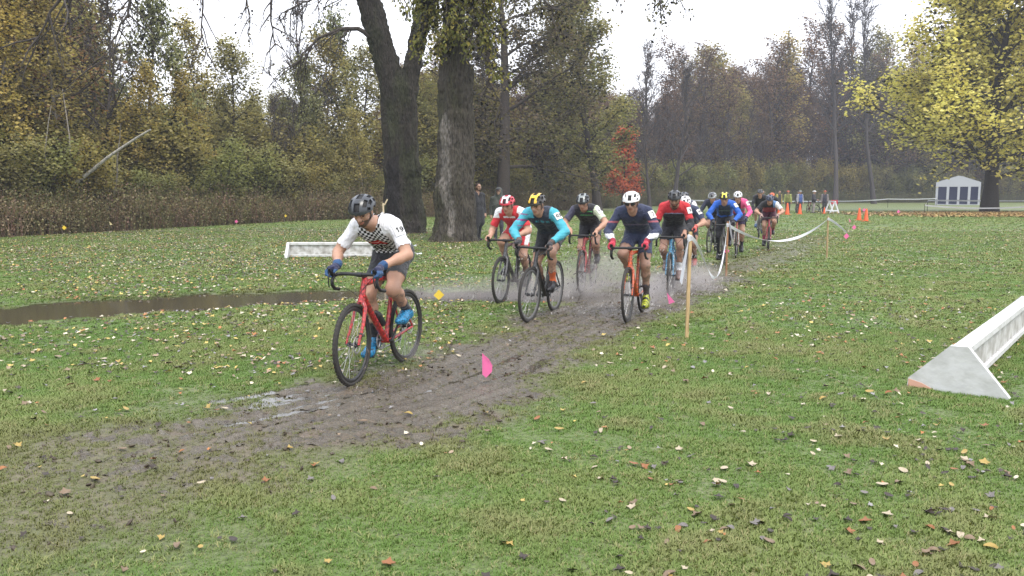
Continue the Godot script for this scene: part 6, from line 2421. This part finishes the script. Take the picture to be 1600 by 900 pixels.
	for s in [-1.0, 1.0]:
		mb = MB.new()
		mb.quad(Vector3(s * 3.02, 3.24, 0.04), Vector3(s * 0.2, 4.16, 0.04), Vector3(s * 0.2, 4.16, -4.0), Vector3(s * 3.02, 3.24, -4.0))
		mb.quad(Vector3(s * 3.02, 3.2, 0.04), Vector3(s * 0.2, 4.12, 0.04), Vector3(s * 0.2, 4.12, -4.0), Vector3(s * 3.02, 3.2, -4.0))
		part("roof_panel", mb.mesh(), pvc, t)
		mb = MB.new()
		mb.box(Vector3(0.06, 3.2, 3.9), Transform3D(Basis(), Vector3(s * 2.96, 1.6, -2.0)), 0.01)
		part("side_wall", mb.mesh(), pvc, t)


# ------------------------------------------------------------------ spray thrown up by the wheels
func make_spray() -> void:
	rng.seed = 98
	for s in [
		["grey spray of muddy water behind the rider in red and white", [[-0.35, 0.12, -12.3, 2.2, 0.5, 0.8, 0.4], [0.3, 0.2, -12.5, 1.2, 0.8, 0.8, 0.7], [-1.1, 0.06, -12.4, 1.5, 0.3, 0.6, 0.5], [0.05, 0.15, -12.05, 0.6, 0.5, 0.5, 0.8]]],
		["spray of muddy water around the wheels of the rider in black", [[0.75, 0.15, -12.8, 1.2, 0.7, 0.8, 0.6], [1.2, 0.25, -13.4, 1.2, 1.0, 0.9, 0.6], [1.65, 0.3, -13.9, 1.0, 1.0, 0.9, 0.6], [1.1, 0.08, -12.9, 0.7, 0.4, 0.5, 0.9]]],
		["spray of muddy water behind the orange bicycle", [[1.85, 0.15, -11.8, 0.8, 0.6, 0.8, 0.5], [2.2, 0.2, -12.5, 0.8, 0.8, 0.8, 0.6]]],
		["brownish spray around the light blue bicycle", [[2.7, 0.2, -13.2, 1.0, 0.8, 0.8, 0.7], [3.3, 0.15, -14.4, 1.2, 0.7, 0.9, 0.5]]],
		["thin spray of mud around the rear wheel of the leading bicycle", [[-0.98, 0.1, -7.65, 0.5, 0.4, 0.4, 0.45]]]]:
		var t := thing("water_spray", s[0], "spray")
		t.set_meta("kind", "stuff")
		for e in s[1]:
			for k in 4:  # puffs inside puffs, so that the edge is soft
				var f := FogVolume.new()
				f.name = "mist"
				f.shape = RenderingServer.FOG_VOLUME_SHAPE_ELLIPSOID
				var q: float = [1.25, 0.95, 0.7, 0.45][k]
				f.size = Vector3(e[3] * q * rng.randf_range(0.9, 1.1), e[4] * q * rng.randf_range(0.7, 1.0), e[5] * q)
				f.position = Vector3(e[0] + rng.randf_range(-0.12, 0.12), e[1] * (0.35 + 0.5 * rng.randf()), e[2] + rng.randf_range(-0.1, 0.1))
				var m := FogMaterial.new()
				m.density = e[6] * 0.42
				m.albedo = Color(0.95, 0.92, 0.91)
				f.material = m
				t.add_child(f, true)
	# flung drops and specks of mud
	rng.seed = 99
	var drop := MB.new()
	drop.ball(Vector3.ZERO, Vector3(1, 1, 1), Basis(), 6, 4)
	var buf := PackedFloat32Array()
	for w in [[-1.32, -6.69, 8], [-0.95, -7.75, 22], [0.6, -10.9, 40], [-0.1, -12.2, 120], [0.5, -12.8, 120], [1.2, -13.3, 160], [1.6, -13.9, 120], [1.8, -11.2, 70], [2.5, -12.8, 140], [3.1, -13.6, 120]]:
		for i in w[2] * 4:
			var a := rng.randf() * TAU
			var r := rng.randf_range(0.05, 0.7)
			var s := rng.randf_range(0.0015, 0.005)
			var d := Vector3(rng.randfn() * 0.6 + 0.5, 0.6 + rng.randf(), rng.randfn() * 0.6 - 0.4).normalized()
			var bs := Basis(Quaternion(Vector3.UP, d)).scaled_local(Vector3(s, s * rng.randf_range(1.0, 7.0), s))
			push_xf(buf, bs, Vector3(w[0] + cos(a) * r, pow(rng.randf(), 2.2) * 0.8 + 0.01, w[1] + sin(a) * r), Color(0.5, 0.48, 0.46) if rng.randf() < (0.6 if w[1] < -9.0 else 0.15) else Color(0.08, 0.06, 0.045))
	var o := multi("flung_drops", drop.mesh(), buf, mat(1, 1, 1, 0.2, 0, true))
	tag(o, "drops of muddy water flung up around the wheels", "spray", "", "stuff")


func _ready() -> void:
	# camera
	var cam := Camera3D.new()
	cam.name = "camera"
	add_child(cam)
	cam.position = Vector3(0, 1.58, 0)
	cam.rotation_degrees = Vector3(-6.5955, 0, 0)
	cam.fov = 38.74
	cam.near = 0.05
	cam.far = 900.0
	cam.current = true
	# overcast sky
	var sky := ProceduralSkyMaterial.new()
	sky.sky_top_color = Color(0.93, 0.95, 1.0)
	sky.sky_horizon_color = Color(0.975, 0.98, 1.0)
	sky.sky_curve = 0.2
	sky.sky_energy_multiplier = 1.0
	sky.ground_bottom_color = Color(0.35, 0.36, 0.33)
	sky.ground_horizon_color = Color(0.6, 0.62, 0.6)
	var env := Environment.new()
	env.background_mode = Environment.BG_SKY
	env.sky = Sky.new()
	env.sky.sky_material = sky
	env.tonemap_mode = Environment.TONE_MAPPER_LINEAR
	env.tonemap_exposure = 2.15
	env.sdfgi_enabled = true
	env.ssao_enabled = true
	env.ssil_enabled = true
	env.fog_enabled = true
	env.fog_density = 0.0008
	env.fog_light_color = Color(0.93, 0.95, 1.0)
	env.volumetric_fog_enabled = true
	env.volumetric_fog_density = 0.0
	var we := WorldEnvironment.new()
	we.name = "overcast"
	we.environment = env
	add_child(we)
	var sun := DirectionalLight3D.new()
	sun.name = "sun"
	sun.light_energy = 0.5
	sun.light_color = Color(1.0, 0.98, 0.95)
	sun.light_angular_distance = 25.0
	sun.shadow_enabled = true
	sun.rotation_degrees = Vector3(-62, 25, 0)
	add_child(sun)
	var t0 := Time.get_ticks_msec()
	survey()
	print("survey ", Time.get_ticks_msec() - t0)
	make_ground()
	make_mud()
	make_water()
	print("ground ", Time.get_ticks_msec() - t0)
	make_wood()
	print("wood ", Time.get_ticks_msec() - t0)
	make_big_trees()
	print("big trees ", Time.get_ticks_msec() - t0)
	make_race()
	make_bystanders()
	print("race ", Time.get_ticks_msec() - t0)
	M.bark_plain = mat(0.05, 0.045, 0.04, 0.8)
	make_course()
	make_leaves()
	make_clods()
	print("leaves ", Time.get_ticks_msec() - t0)
	make_grass()
	print("grass ", Time.get_ticks_msec() - t0)
	make_spray()
